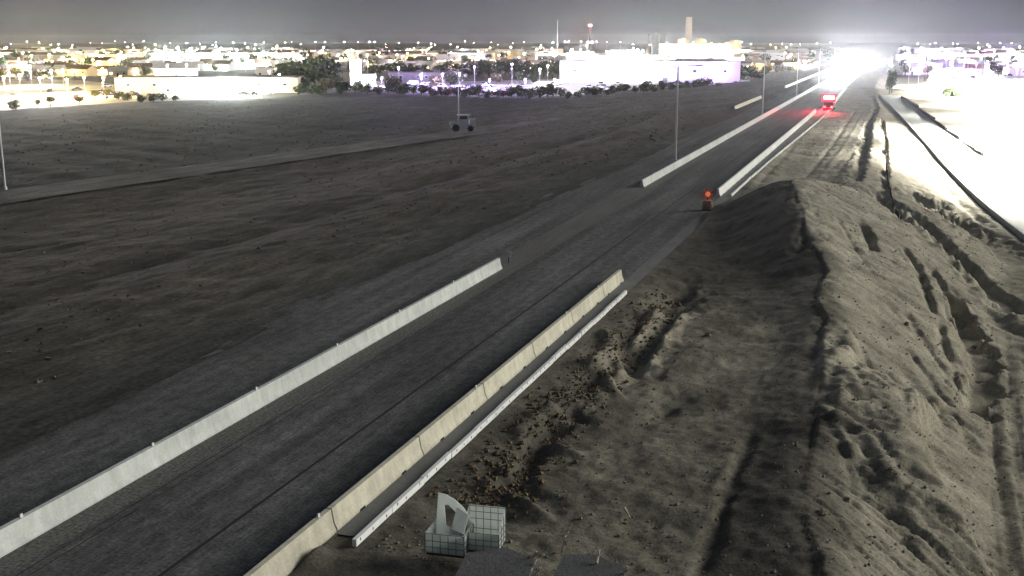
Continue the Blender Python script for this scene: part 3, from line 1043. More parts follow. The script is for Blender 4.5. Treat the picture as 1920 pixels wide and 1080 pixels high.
# rubble in the dirt
rock_mes = []
for k in range(4):
    b = MB()
    b.lathe([(.02, 0), (.3, .02), (.38, .18), (.27, .33), (.05, .4)], 8)
    rr = np.random.default_rng(k)
    b.v = [(x * rr.uniform(.75, 1.3), y * rr.uniform(.75, 1.3), z * rr.uniform(.8, 1.2)) for x, y, z in b.v]
    rock_mes.append(b.mesh('rock', M['rock']))


def ground_z(x, y):
    return float(z_right(np.array([[x]]), np.array([[y]]))[0, 0])


def scatter(name, n, pick, size, m, label, sink=.25):
    mbs = MB()
    for k in range(n):
        q = pick()
        if q is None:
            continue
        x, y, z = q
        s_ = size()
        b0 = len(mbs.v)
        j = rng.uniform(.6, 1.3, (6, 3)) * s_
        an = rng.uniform(0, 6.28)
        ca, sa = math.cos(an), math.sin(an)
        for (dx, dy, dz), (jx, jy, jz) in zip(((1, 0, 0), (0, 1, 0), (-1, 0, 0), (0, -1, 0), (0, 0, 1), (0, 0, -1)), j):
            u_, v_ = dx * jx, dy * jy
            mbs.v.append((x + u_ * ca - v_ * sa, y + u_ * sa + v_ * ca, z + dz * jz * .8 + s_ * (.5 - sink)))
        mbs.f += [tuple(b0 + i for i in f) for f in ((0, 1, 4), (1, 2, 4), (2, 3, 4), (3, 0, 4), (1, 0, 5), (2, 1, 5), (3, 2, 5), (0, 3, 5))]
    o = mbs.build(name, m)
    return tag(o, label, 'stones', kind='stuff')


_gx, _gy = xs.copy(), ys.copy()
_GX, _GY = np.meshgrid(_gx, _gy)
_GZ = z_right(_GX, _GY)


def z_at(x, y):
    i, j = np.searchsorted(_gx, x) - 1, np.searchsorted(_gy, y) - 1
    return float(_GZ[j, i])


def pick_slope():
    y = 33 + 100 * rng.random() ** 1.8
    x = rng.uniform(-16, 11)
    return x, y, z_at(x, y)


scatter('loose_stones', 4500, pick_slope, lambda: min(.18, abs(rng.normal(0, .035)) + .02), M['clump'], 'loose crumbs of earth and stone scattered over the dirt slope')
for px, py, z, lab in ((1328, 622, 0, 'pale rock on the dirt flat'), (1588, 928, -.1, 'pale rock on the dark ridge foot, upper one'),
                       (1541, 970, 0, 'pale rock on the dark ridge foot, lower one'), (1700, 610, -1.2, 'small pale rock on the lit slope')):
    p = at(px, py, z)
    o = link('rock', rock_mes[px % 4], None, (p.x, p.y, ground_z(p.x, p.y) - .03))
    o.scale = (.5, .5, .5)
    tag(o, lab, 'rock', 'pale rocks on the dirt')

def pick_bank():
    y = 38 + 40 * rng.random() ** 1.5
    x = -14.0 + rng.normal(0, .9)
    return None if x < -16.2 else (x, y, z_at(x, y))


scatter('soil_clods', 1700, pick_bank, lambda: min(.26, abs(rng.normal(0, .06)) + .03), M['clod'], 'brown clods of earth heaped beside the white edge curb')['category'] = 'clods'

# dry weeds in the field and on the embankment
wd = MB()
for k in range(8000):
    y = 45 + 420 * rng.random() ** 1.25
    x = -38.5 - 190 * rng.random() ** 1.3
    p_ = pix((x, y, -3))
    if not (-40 < p_[0] < 1500) or rng.random() > .45 + .55 * math.sin(x * .31 + y * .07) * math.sin(y * .05 - x * .11):
        continue
    if math.hypot(x, y) > np.interp(math.atan2(x, y), EDGE_AZ, EDGE_D) - 3 or min((x - q.x) ** 2 + (y - q.y) ** 2 for q in track[::6]) < 60:
        continue
    h = rng.uniform(.05, .13) * (1 if y < 150 else 1.5)
    wd.v.append((x, y, h))
_xy = np.array([(v[0], v[1]) for v in wd.v])
_hh = [v[2] for v in wd.v]
_zz = z_left(_xy[:, 0][None, :], _xy[:, 1][None, :])[0]
wd = MB()
for (x, y), h, z in zip(_xy, _hh, _zz):
    for q in range(3):
        an = rng.uniform(0, 6.28)
        w = h * rng.uniform(1.0, 1.8)
        lx, ly = rng.normal(0, .12, 2)
        wd.poly([(x - math.cos(an) * w, y - math.sin(an) * w, z - .03), (x + math.cos(an) * w, y + math.sin(an) * w, z - .03), (x + lx + math.cos(an) * w * .7, y + ly + math.sin(an) * w * .7, z + h)])
tag(wd.build('dry_weeds', M['weed']), 'low dry weeds dotted over the dark field', 'weeds', kind='stuff')

# silt fence on the pad edge
t = thing('silt_fence', 'torn black silt fence on short posts along the edge of the dirt pad', 'silt fence', (0, 0, 0))
fp = [at(x, y, -.3) for x, y in ((1653, 228), (1657, 250), (1659, 272), (1660, 292), (1662, 310), (1664, 326), (1667, 344), (1670, 362), (1676, 380), (1690, 396))]
prev = None
for i, p in enumerate(fp):
    z = ground_z(p.x, p.y)
    b = Vector((p.x, p.y, z))
    MB().box((p.x, p.y, z + .5), (.09, .09, 1.2)).build('post', M['wood'], t)
    if prev is not None and i not in (2, 4):
        f = MB()
        c = (prev + b) / 2
        f.box((c.x, c.y, c.z + .4), (.03, (b - prev).length * (.55 if i % 2 else .9), .75), math.atan2(-(b - prev).x, (b - prev).y), tilt=(math.atan2(b.z - prev.z, (b - prev).length), 0))
        f.build('fabric_panel', M['fabric_black'], t)
    prev = b

# ------------------------------------------------------------------ vehicles
def wheel_me(r, w):
    b = MB()
    b.tube((-w / 2, 0, 0), (w / 2, 0, 0), r, r, 14)
    b.tube((-w / 2 - .01, 0, 0), (w / 2 + .01, 0, 0), r * .55, r * .55, 10)
    return b.mesh('wheel', M['rubber'])


WH = wheel_me(.34, .24)
WHB = wheel_me(.5, .32)


def ext_x(prof, x0, x1, name, m, parent):
    """closed y,z profile pulled across the vehicle"""
    b = MB()
    n = len(prof)
    for x in (x0, x1):
        b.v += [(x, y, z) for y, z in prof]
    for i in range(n):
        j = (i + 1) % n
        b.f.append((i, j, n + j, n + i))
    b.f += [tuple(reversed(range(n))), tuple(range(n, 2 * n))]
    return b.build(name, m, parent)


def car(kind, paint, on=None):
    """front towards -y"""
    t = thing('car', '', kind)
    if kind == 'car':
        ext_x([(-2.2, .3), (-2.25, .62), (-2.1, .78), (-1.0, .92), (1.6, .96), (2.2, .9), (2.25, .35)], -.88, .88, 'body', paint, t)
        ext_x([(-1.0, .92), (-.35, 1.42), (.9, 1.46), (1.65, .96)], -.74, .74, 'cabin', M['glass'], t)
        MB().box((0, .28, 1.46), (1.36, 1.15, .05)).build('roof', paint, t)
        hz, ax = .66, 1.35
    elif kind == 'pickup':
        ext_x([(-2.7, .42), (-2.75, .85), (-2.6, 1.08), (-1.3, 1.18), (2.7, 1.12), (2.75, .5)], -.97, .97, 'body', paint, t)
        ext_x([(-1.35, 1.16), (-.75, 1.82), (.55, 1.85), (.75, 1.16)], -.84, .84, 'cabin', M['glass'], t)
        MB().box((0, -.1, 1.86), (1.56, 1.25, .06)).build('roof', paint, t)
        hz, ax = .9, 1.75
    else:
        ext_x([(-2.8, .4), (-2.85, .95), (-2.1, 1.3), (-1.3, 2.25), (2.7, 2.3), (2.8, .5)], -1.0, 1.0, 'body', paint, t)
        ext_x([(-2.05, 1.33), (-1.42, 2.05), (-1.28, 2.05), (-1.6, 1.33)], -1.01, 1.01, 'cabin', M['glass'], t)
        hz, ax = .85, 1.85
    for sx in (-1, 1):
        for y in (-ax, ax):
            link('wheel', WH, t, (sx * .82, y, .34))
        MB().box((sx * .68, -2.26 if kind == 'car' else -2.78, hz), (.34, .08, .18)).build('headlight', M['head'] if on else M['glass'], t)
        MB().box((sx * .72, 2.26 if kind == 'car' else 2.77, hz + .1), (.22, .06, .2)).build('tail_light', M['tail_red'] if on else M['red_paint'], t)
    if on:
        for sx in (-1, 1):
            sd = bpy.data.lights.new('headlight_beam', 'SPOT')
            sd.energy, sd.color, sd.spot_size, sd.spot_blend, sd.shadow_soft_size = on, (.96, .96, 1), R(75), 1.0, .12
            l_ = link('headlight_beam', sd, t, (sx * .68, -2.95, hz))
            l_.rotation_euler = Vector((0, 1, .035)).to_track_quat('Z', 'Y').to_euler()
    return t


# work truck with its red rear lights in the barrier gap
t = thing('work_truck', 'work truck with a glaring red rear light panel in the barrier gap', 'truck', (-15.4, 297, 0), -.03)
MB().box((0, 0, .75), (1.0, 7.6, .3)).build('chassis', M['dark_steel'], t)
ext_x([(1.6, .7), (1.6, 2.5), (2.6, 2.55), (3.1, 1.6), (3.95, 1.4), (4.0, .7)], -1.12, 1.12, 'cab', M['pale_paint'], t)
ext_x([(2.68, 2.45), (3.12, 1.64), (3.15, 1.66), (2.72, 2.47)], -1.0, 1.0, 'windscreen', M['glass'], t)
bd = MB().box((0, -1.1, 1.15), (2.3, 4.9, .45)).build('truck_bed', M['dark_paint'], t)
for sx in (-1, 1):
    MB().box((sx * 1.1, -1.1, 1.6), (.06, 4.9, .45)).build('side_board', M['dark_paint'], bd)
    for y in (-2.2, 2.7):
        link('wheel', WHB, t, (sx * .95, y, .5))
    MB().box((sx * .85, -3.6, 1.0), (.5, .07, .35)).build('tail_light', M['tail_red'], t)
MB().box((0, -3.5, 1.7), (2.2, .08, 1.2)).build('board_post', M['dark_steel'], t)
MB().box((0, -3.56, 3.2), (3.3, .14, 2.0)).build('halo_board', M['red_glow'], t)  # glowing board stands in for the red halo round the panel
MB().box((.1, -3.66, 3.25), (2.5, .06, .75)).build('light_panel', M['tail_hot'], t)
MB().box((0, -4.2, .55), (2.3, 1.1, .5)).build('crash_cushion', M['red_paint'], t)
ld = bpy.data.lights.new('red_light', 'SPOT')
ld.energy, ld.color, ld.shadow_soft_size, ld.spot_size, ld.spot_blend = 26000, (1, .03, .06), .4, R(125), .6
o = link('red_light', ld, t, (-.4, -4.9, 3.2))
o.rotation_euler = Vector((.25, .55, .8)).to_track_quat('Z', 'Y').to_euler()
ld = bpy.data.lights.new('red_light', 'SPOT')
ld.energy, ld.color, ld.shadow_soft_size, ld.spot_size, ld.spot_blend = 7000, (1, .05, .09), .4, R(140), .6
link('red_light', ld, t, (-1.9, 1.0, 2.6))  # added spot beside the truck, no lamp there, reddens the road

BEAM = 250000
HL = ['oncoming car with blinding headlights, nearest of those in the glare', 'oncoming pickup with blinding headlights, second in the glare',
      'oncoming van with blinding headlights, third in the glare', 'oncoming car with blinding headlights, fourth in the glare',
      'oncoming pickup with blinding headlights, farthest in the glare']
for i, (k, y, x, pw) in enumerate((('car', 486, -23.6, 1), ('pickup', 560, -23.9, 1.2), ('van', 650, -23.7, 1.6), ('car', 770, -23.9, 2), ('pickup', 930, -23.7, 2.6))):
    o = car(k, (M['pale_paint'], M['dark_paint'], M['white_paint'], M['grey_paint'], M['red_paint'])[i], BEAM * pw)
    o.location = (x, y, .01)
    o.name = {'car': 'car', 'pickup': 'pickup_truck', 'van': 'van'}[k]
    tag(o, HL[i], k, 'oncoming vehicles in the headlight glare')

# grey machine parked in the field
p = at(868, 246, -3.75)
t = thing('tractor', 'boxy pale grey construction tractor with a flat canopy parked by the dirt track', 'tractor', p, YAW + .1)
MB().box((-.4, 0, 1.35), (4.6, 1.9, 1.0)).build('body', M['white_paint'], t)
MB().box((2.25, 0, 2.0), (1.5, 1.7, 1.7), taper=.82).build('hood', M['white_paint'], t)
cb = MB()
for x in (-.9, 1.2):
    for y in (-.85, .85):
        cb.box((x, y, 2.75), (.13, .13, 1.9))
cab = cb.build('cab_frame', M['white_paint'], t)
MB().box((.15, .1, 2.3), (1.9, 1.6, 1.0)).build('cab_panel', M['white_paint'], cab)
MB().box((.15, .1, 3.15), (1.8, 1.5, .7)).build('cab_glass', M['glass'], cab)
MB().box((.15, 0, 3.78), (2.9, 2.2, .2)).build('canopy', M['white_paint'], t)
MB().box((-2.5, 0, 1.9), (1.2, 1.7, .5)).build('rear_deck', M['white_paint'], t)
WHT = wheel_me(.85, .5)
for x, s_ in ((-1.7, 1.0), (1.7, .8)):
    for y in (-1.05, 1.05):
        w_ = link('wheel', WHT, t, (x, y, .85 * s_), R(90))
        w_.scale = (s_, s_, s_)
MB().tube((2.3, .3, 2.8), (2.3, .3, 3.6), .06).build('exhaust', M['dark_steel'], t)

# ------------------------------------------------------------------ the city: surfaces
CZ = CITY_Z - .2


def lot(name, pxs, m, k=0):
    b = MB()
    b.poly([at(x, y, CZ + .03 * k) for x, y in pxs])
    o = b.build(name, m)
    if o.data.polygons[0].normal.z < 0:
        o.data.flip_normals()
    return tag(o, kind='structure')


lot('parking_lot', [(-120, 216), (60, 207), (150, 198), (268, 189), (282, 166), (150, 150), (-120, 145)], M['lot_warm'])
lot('parking_lot', [(284, 190), (400, 187), (500, 178), (525, 168), (430, 160), (282, 168)], M['lot'])
lot('parking_lot', [(636, 166), (760, 172), (900, 178), (1060, 180), (1190, 168), (1330, 160), (1395, 150), (1370, 138), (1250, 138), (1040, 148), (900, 152), (640, 152)], M['lot'])
lot('parking_lot', [(1036, 138), (1390, 128), (1380, 99), (1040, 99)], M['lot'], 1)
lot('parking_lot', [(1388, 137), (1506, 131), (1510, 112), (1384, 112)], M['lot_warm'])
lot('parking_lot', [(320, 128), (520, 126), (520, 92), (320, 92)], M['lot'])
lot('parking_lot', [(-120, 128), (300, 126), (300, 94), (-120, 96)], M['lot_warm'])
lot('parking_lot', [(560, 128), (1030, 130), (1030, 94), (560, 94)], M['lot_warm'])
lot('parking_lot', [(1700, 132), (2000, 150), (2000, 93), (1700, 93)], M['lot'])

# ------------------------------------------------------------------ the city: prototypes
def crown_mesh(name, blobs, n, leaf, m, seed):
    r = np.random.default_rng(seed)
    b = MB()
    for k in range(n):
        cx, cy, cz, rx, rz_ = blobs[r.integers(len(blobs))]
        v = r.normal(size=3)
        v /= np.linalg.norm(v)
        rad = r.uniform(.35, 1.0) ** .5
        p = np.array([cx + v[0] * rx * rad, cy + v[1] * rx * rad, cz + v[2] * rz_ * rad])
        u = r.normal(size=3)
        u /= np.linalg.norm(u)
        w = np.cross(u, v + r.normal(size=3) * .4)
        w /= np.linalg.norm(w) + 1e-6
        s1 = leaf * r.uniform(.6, 1.4)
        b.poly([p + u * s1, p + w * s1 * .7, p - u * s1, p - w * s1 * .7])
    return b.mesh(name, m)


TREES = []
for k in range(7):
    r_ = random.Random(k + 3)
    mm = (M['leaf'], M['leaf_olive'], M['leaf'], M['leaf_yellow'], M['leaf'], M['leaf'], M['leaf_olive'])[k]
    if k == 6:                                 # palm
        b = MB()
        for q in range(16):
            an = q * 2 * math.pi / 16 + r_.uniform(-.1, .1)
            el = r_.uniform(-.5, .9)
            pr = Vector((0, 0, 9.5))
            for s_ in range(4):
                nx_ = pr + Vector((math.cos(an) * math.cos(el), math.sin(an) * math.cos(el), math.sin(el))) * .6
                wv = Vector((-math.sin(an), math.cos(an), 0)) * (.28 - .05 * s_)
                b.poly([pr - wv, pr + wv, nx_ + wv * .8, nx_ - wv * .8])
                pr = nx_
                el -= .4
        TREES.append((b.mesh('crown', mm), MB().tube((0, 0, 0), (.2, 0, 9.5), .22, .15, 7).mesh('trunk', M['bark'])))
        continue
    h = (6, 5, 8, 5, 9, 4, 0)[k]
    blobs = []
    for q in range(6):
        an = r_.uniform(0, 6.28)
        blobs.append((math.cos(an) * h * .22, math.sin(an) * h * .22, h * (r_.uniform(.28, .72) if k in (0, 1, 5) else r_.uniform(.42, .82)), h * r_.uniform(.24, .36), h * r_.uniform(.18, .27)))
    tr = MB().tube((0, 0, 0), (0, 0, h * .5), h * .045, h * .03, 7)
    for q in blobs[:4]:
        tr.tube((0, 0, h * .35), (q[0], q[1], q[2]), h * .02, h * .008, 5)
    TREES.append((crown_mesh('crown', blobs, 520, h * .06, mm, k), tr.mesh('trunk', M['bark'])))
FAR_CROWNS = [crown_mesh('crown', [(0, 0, 3.6, 2.4, 1.9), (1.2, .5, 2.8, 1.6, 1.3), (-1.2, -.4, 3.0, 1.7, 1.4)], 150, .5, M['leaf'], 40 + k) for k in range(3)]

THINGS = {}                                    # zone -> list of (thing, text) waiting for their ordinal labels


def queue(zone, o, text, group):
    THINGS.setdefault((zone, text, group), []).append(o)


def tree(px, py, h, kind, zone, text, group, z=None):
    p = at(px, py, CZ - .1) if z is None else at(px, py, z)
    t = thing('palm_tree' if kind == 6 else 'tree', '', 'tree', p, random.uniform(0, 6.28))
    base = (6, 5, 8, 5, 9, 4, 11)[kind]
    far = p.length > 1100
    me, tr = (FAR_CROWNS[kind % 3], TREES[1][1]) if far and kind != 6 else TREES[kind]
    if far and kind != 6:
        base = 5.2
    link('crown', me, t)
    if not far:
        link('trunk', tr, t)
    s_ = h / base
    t.scale = (s_ * random.uniform(.9, 1.25), s_ * random.uniform(.9, 1.25), s_)
    queue(zone, t, text, group)
    return t


POLE_ME = MB().tube((0, 0, 0), (0, 0, 1), .09, .06, 7).mesh('pole', M['steel'])
BOLT = {}


def lamp(px, py, h, col, power, zone, text, group, z=None, size=.45, light=True):
    p = at(px, py, CZ) if z is None else (at(px, py, z))
    t = thing('street_lamp', '', 'street lamp', p)
    o = link('pole', POLE_ME, t)
    o.scale = (1.6 if p.length > 900 else 1, 1.6 if p.length > 900 else 1, h)
    key = (col, size)
    if key not in BOLT:
        BOLT[key] = MB().lathe([(size * .35, -size * .5), (size * .9, -size * .25), (size, 0), (size * .8, size * .35), (size * .2, size * .5)], 10).mesh('lamp_globe', LAMP[col][1])
    link('lamp_globe', BOLT[key], t, (0, 0, h + size * .5))
    if light:
        ld = bpy.data.lights.new('lamp_light', 'POINT')
        ld.energy, ld.color, ld.shadow_soft_size = power * LOT_GAIN, LAMP[col][0], size
        link('lamp_light', ld, t, (0, 0, h - size * .6))
    queue(zone, t, text, group)
    return t


HOUSE = {}


def house(px, py, w, d, h, wall, roof, zone, text, group, gable=True, rz=None, lit=0.4, cat='house', windows=3, z=None):
    p = at(px, py, CZ - .05) if z is None else at(px, py, z)
    rz = YAW + random.uniform(-.5, .5) if rz is None else rz
    t = thing('house' if gable else 'warehouse', '', cat, p, rz)
    far = p.length > 1300
    b = MB()
    b.box((0, 0, h / 2), (w, d, h))
    if gable:
        rh = d * .22
        b.v += [(-w / 2, -d / 2, h), (-w / 2, d / 2, h), (-w / 2, 0, h + rh), (w / 2, -d / 2, h), (w / 2, d / 2, h), (w / 2, 0, h + rh)]
        n = len(b.v) - 6
        b.f += [(n, n + 2, n + 1), (n + 3, n + 4, n + 5)]
    b.build('wall', M[wall], t)
    rf = MB()
    if gable:
        rh = d * .22
        o_, th = .5, .14
        for s_ in (-1, 1):
            e = Vector((0, s_ * (d / 2 + o_), h - rh * o_ / (d / 2)))
            r0 = Vector((0, 0, h + rh))
            rf.poly([(-w / 2 - o_, e.y, e.z + th), (w / 2 + o_, e.y, e.z + th), (w / 2 + o_, 0, r0.z + th), (-w / 2 - o_, 0, r0.z + th)][::s_])
            rf.poly([(-w / 2 - o_, e.y, e.z), (w / 2 + o_, e.y, e.z), (w / 2 + o_, 0, r0.z), (-w / 2 - o_, 0, r0.z)][::-s_])
            rf.poly([(-w / 2 - o_, e.y, e.z), (w / 2 + o_, e.y, e.z), (w / 2 + o_, e.y, e.z + th), (-w / 2 - o_, e.y, e.z + th)][::s_])
    else:
        rf.box((0, 0, h + .15), (w + .5, d + .5, .3)).box((w * .2, 0, h + .7), (w * .08 + 1, 2, .9))
    rf.build('roof', M[roof], t)
    if not far:
        n = windows
        for i in range(n):
            x = -w / 2 + w * (i + .5) / n
            if i == n // 2:
                MB().box((x, -d / 2 - .03, 1.1), (1.1 if gable else 3.2, .08, 2.2 if gable else 3)).build('door', M['dark_paint' if gable else 'grey_paint'], t)
            else:
                lit_ = random.random() < lit
                f = MB().box((x, -d / 2 - .02, h * .55), (1.7, .07, 1.3)).build('window', M['white_paint'], t)
                MB().box((x, -d / 2 - .06, h * .55), (1.45, .04, 1.05)).build('pane', M[random.choice(('window_lit', 'window_cool'))] if lit_ else M['glass'], f)
    queue(zone, t, text, group)
    return t


def wash(t, w, d, h, col, power, n=1):
    """wall lamps on the front of a building, with added lights hung free before it"""
    for i in range(n):
        x = -w / 2 + w * (i + .5) / n
        f = MB().box((x, -d / 2 - .5, h - .4), (.5, 1.0, .2)).build('wall_lamp', LAMP[col][1], t)
        ld = bpy.data.lights.new('wall_fill_light', 'POINT')
        ld.energy, ld.color, ld.shadow_soft_size = power * LOT_GAIN, LAMP[col][0], .3
        link('wall_fill_light', ld, t, (x, -d / 2 - 4.0, h * .75))  # unseen added light, set off its lamp to whiten the facade


PROTO_CARS = [car('car', M['white_paint']), car('car', M['dark_paint']), car('pickup', M['pale_paint']), car('van', M['white_paint']), car('car', M['red_paint']), car('car', M['blue_paint'])]
USED = set()
CAR_TXT = ['white parked car', 'dark parked car', 'pale parked pickup', 'white parked van', 'red parked car', 'blue parked car']


def parked(px, py, k, zone, where, group, rz=None):
    o = PROTO_CARS[k] if k not in USED else copy_tree(PROTO_CARS[k])
    USED.add(k)
    o.name = ('car', 'car', 'pickup_truck', 'van', 'car', 'car')[k]
    o.location = at(px, py, CZ + .05)
    o.rotation_euler.z = random.uniform(0, 6.28) if rz is None else rz
    queue(zone, o, CAR_TXT[k] + ' ' + where, group)
    return o

# ------------------------------------------------------------------ the city: placing
rnd = random.Random(5)
U = rnd.uniform
# -- warm lot, far left
G = 'lamps of the warm lit lot'
for px, py, h, pw in ((-30, 190, 8, 60), (12, 196, 9, 80), (40, 182, 8, 70), (78, 190, 8, 70), (100, 176, 9, 60), (128, 186, 7, 45), (160, 180, 7, 35), (196, 182, 7, 32), (228, 178, 7, 30),
                      (20, 165, 9, 70), (60, 160, 9, 50), (120, 165, 8, 40), (254, 166, 6, 6)):
    lamp(px, py, h, 'white' if px < 110 else 'warm', pw * 2000, 'warm', 'glaring lamp in the warm lit lot at the far left', G)
for px, py, k, h in ((30, 207, 1, 4), (70, 203, 3, 3), (95, 200, 3, 3.5), (150, 197, 3, 3), (178, 189, 3, 4), (200, 186, 3, 4), (222, 187, 1, 4), (240, 190, 1, 3.5), (265, 193, 0, 3.5), (288, 192, 1, 4),
                     (305, 190, 0, 4), (330, 190, 1, 3)):
    tree(px, py, h, k, 'warm', 'bushy tree along the near edge of the warm lit lot', 'trees on the edge of the warm lot')
for px, py, k in ((6, 152, 3), (30, 150, 3), (52, 152, 1), (70, 148, 1), (92, 146, 0)):
    tree(px, py, 7, k, 'warm', 'tree behind the warm lit lot', 'trees behind the warm lot')
for i in range(16):
    parked(U(90, 270), U(160, 186), rnd.choice((0, 1, 2, 3, 4)), 'warm', 'in the warm lit lot', 'vehicles in the warm lit lot')
for i in range(5):
    w = U(14, 26)
    px = (-20, 30, 74, 110, 150)[i]
    t = house(px, 142 - 2 * (i % 2), w, 10, 4.2, 'stucco_tan', 'roof_brown', 'warm', 'tan gabled house behind the warm lit lot', 'houses behind the warm lot')
    wash(t, w, 10, 4, 'warm', 14000)
# -- long low building with a dark roof
t = house(400, 172, 74, 26, 6.2, 'stucco_tan', 'roof_grey', 'mid', 'long low tan building with a dark roof left of the dark trees', 'x', False, YAW + .06, .2, 'building', 7)
wash(t, 40, 26, 5, 'warm', 900, 2)
t = house(348, 180, 17, 8, 4.4, 'stucco_white', 'roof_pale', 'mid', 'small white brightly lit building in front of the long dark roofed one', 'x', False, YAW + .05, 0, 'building', 3)
wash(t, 16, 8, 4.2, 'white', 15000, 2)
lamp(424, 176, 5, 'white', 400000, 'mid', 'blinding floodlight in front of the long dark roofed building', 'x', size=.8)
lamp(436, 182, 5, 'cyan', 120000, 'mid', 'low white floodlight at the edge of the dark field', 'x', size=.6)
for px, py, k in ((402, 176, 2), (446, 175, 0), (456, 178, 1), (462, 172, 4), (474, 178, 1), (408, 180, 0), (486, 170, 2)):
    parked(px, py, k, 'mid', 'beside the blinding floodlight', 'vehicles by the floodlight')
t = house(330, 146, 24, 14, 5.5, 'stucco_white', 'roof_pale', 'mid', 'white gabled house with a bright roof behind the long building', 'x', True, YAW + .3, 0)
wash(t, 24, 14, 5, 'white', 26000, 2)
lamp(316, 158, 9, 'white', 30000, 'mid', 'lamp over the left end of the long dark roofed building', 'x')
lamp(352, 156, 9, 'warm', 26000, 'mid', 'lamp behind the roof of the long dark roofed building', 'x')
t = house(500, 152, 10, 8, 7, 'stucco', 'roof_grey', 'mid', 'narrow pale building at the right end of the long dark roof', 'x', False, YAW, .3, 'building', 2)
for px, py, h, c, pw in ((470, 186, 3, 'warm', 5000), (492, 184, 3, 'warm', 6000), (512, 176, 6, 'warm', 7000), (525, 166, 6, 'white', 5000), (506, 164, 7, 'white', 6000)):
    lamp(px, py, h, c, pw, 'mid', 'low lamp at the field edge right of the long building', 'lamps at the field edge')
# -- dark trees in the middle left
for px, py, k, h in ((536, 158, 4, 11), (552, 168, 4, 12), (570, 172, 0, 8), (590, 170, 4, 14), (605, 168, 2, 15), (620, 166, 4, 12), (632, 172, 0, 8), (612, 174, 1, 7), (560, 178, 5, 5), (585, 178, 5, 5), (540, 172, 5, 4.5),
                     (600, 180, 5, 5), (576, 155, 2, 10), (640, 178, 5, 4), (528, 150, 4, 9)):
    tree(px, py, h, k, 'grove', 'dark tree in the grove right of the long building', 'trees of the dark grove')
for px, py, h in ((520, 148, 9), (543, 150, 12), (560, 142, 10), (578, 140, 12), (612, 132, 12), (640, 140, 10), (690, 150, 9)):
    lamp(px, py, h, 'warm', 22000, 'grove', 'warm lamp on a tall pole among the dark grove trees', 'lamps around the dark grove')
# -- white lit tower wall
t = house(668, 160, 5, 4, 12, 'stucco_white', 'roof_pale', 'purple', 'tall white floodlit wall left of the purple lit lot', 'x', False, YAW, 0, 'building', 1)
wash(t, 5, 4, 8, 'white', 40000)
t = house(686, 160, 9, 6, 4, 'stucco_white', 'roof_pale', 'purple', 'low white hut beside the tall floodlit wall', 'x', True, YAW + .2, 0)
wash(t, 9, 6, 3.5, 'white', 30000)
# -- purple lot
G = 'lamps of the purple lit lot'
for px, py, h in ((716, 162, 5), (748, 166, 9), (790, 166, 7), (830, 165, 8), (862, 168, 8), (890, 160, 9), (918, 170, 7), (960, 160, 9), (985, 172, 8), (1012, 162, 8), (1027, 154, 8), (1040, 172, 8), (1070, 165, 9), (1100, 172, 8), (1105, 160, 9),
                  (1345, 156, 9)):
    lamp(px, py, h * U(.6, 1.1), 'purple' if (px < 1000 or px > 1120) else 'white', 70000 if px < 1040 else 20000, 'purple', 'pale violet lamp in the purple lit lot', G)
for i in range(34):
    px = U(700, 1320)
    parked(px, U(156, 172) - max(0, (px - 1100)) * .03, rnd.choice((0, 1, 2, 3, 0, 5)), 'purple', 'in the purple lit lot', 'vehicles in the purple lit lot')
px = 650
while px < 1350:
    yb = np.interp(px, (640, 760, 900, 1060, 1190, 1350), (172, 178, 183, 184, 174, 164)) + U(-3, 3)
    tree(px, yb, U(3.2, 5.6), rnd.choice((0, 1, 5, 5, 0)), 'purple', 'round dark tree between the field and the purple lit lot', 'trees before the purple lit lot')
    px += U(7, 20)
for px, py, h in ((738, 172, 8), (742, 168, 7), (820, 164, 7), (845, 160, 8), (860, 160, 6), (930, 158, 7), (975, 157, 6), (1000, 156, 6)):
    tree(px, py, h, rnd.choice((0, 2, 1)), 'purple', 'tree standing inside the purple lit lot', 'trees in the purple lit lot')
for i, (px, w) in enumerate(((770, 22), (800, 26), (830, 20))):
    t = house(px, 154, w, 9, 5, 'stucco_grey', 'roof_grey', 'purple', 'dim slatted hall at the back left of the purple lit lot', 'halls behind the purple lot', False, YAW + U(-.1, .1), .1, 'building', 5)
px = 870
while px < 1080:
    tree(px, U(142, 150), U(8, 12), rnd.choice((2, 4, 0)), 'purple', 'tall dark tree behind the purple lit lot', 'trees behind the purple lit lot')
    px += U(7, 15)
px = 690
while px < 880:
    tree(px, U(138, 146), U(6, 9), rnd.choice((2, 4, 0)), 'purple', 'dark tree above the dim halls behind the purple lot', 'trees above the dim halls')
    px += U(9, 18)
# -- big box building, violet front
t = house(1216, 152, 92, 40, 10.5, 'stucco_white', 'roof_pale', 'box', 'big box store with a violet lit front wall and flat roof', 'x', False, YAW - .10, .0, 'building', 6)
for x, c, pw in ((-36, 'purple', 20000), (-20, 'white', 30000), (-4, 'white', 30000), (18, 'violet', 5500), (36, 'violet', 5500)):
    MB().box((x, -20.6, 9.6), (.6, 1.0, .25)).build('wall_lamp', LAMP[c][1], t)
    ld = bpy.data.lights.new('wall_fill_light', 'POINT')
    ld.energy, ld.color, ld.shadow_soft_size = pw, LAMP[c][0], .3
    link('wall_fill_light', ld, t, (x, -26, 8))  # unseen added light, well in front of the lamp it belongs to
t = house(1312, 150, 26, 30, 11, 'stucco_white', 'roof_pale', 'box', 'bright white annex right of the violet fronted store', 'x', False, YAW - .1, 0, 'building', 3)
wash(t, 26, 30, 9, 'white', 50000, 2)
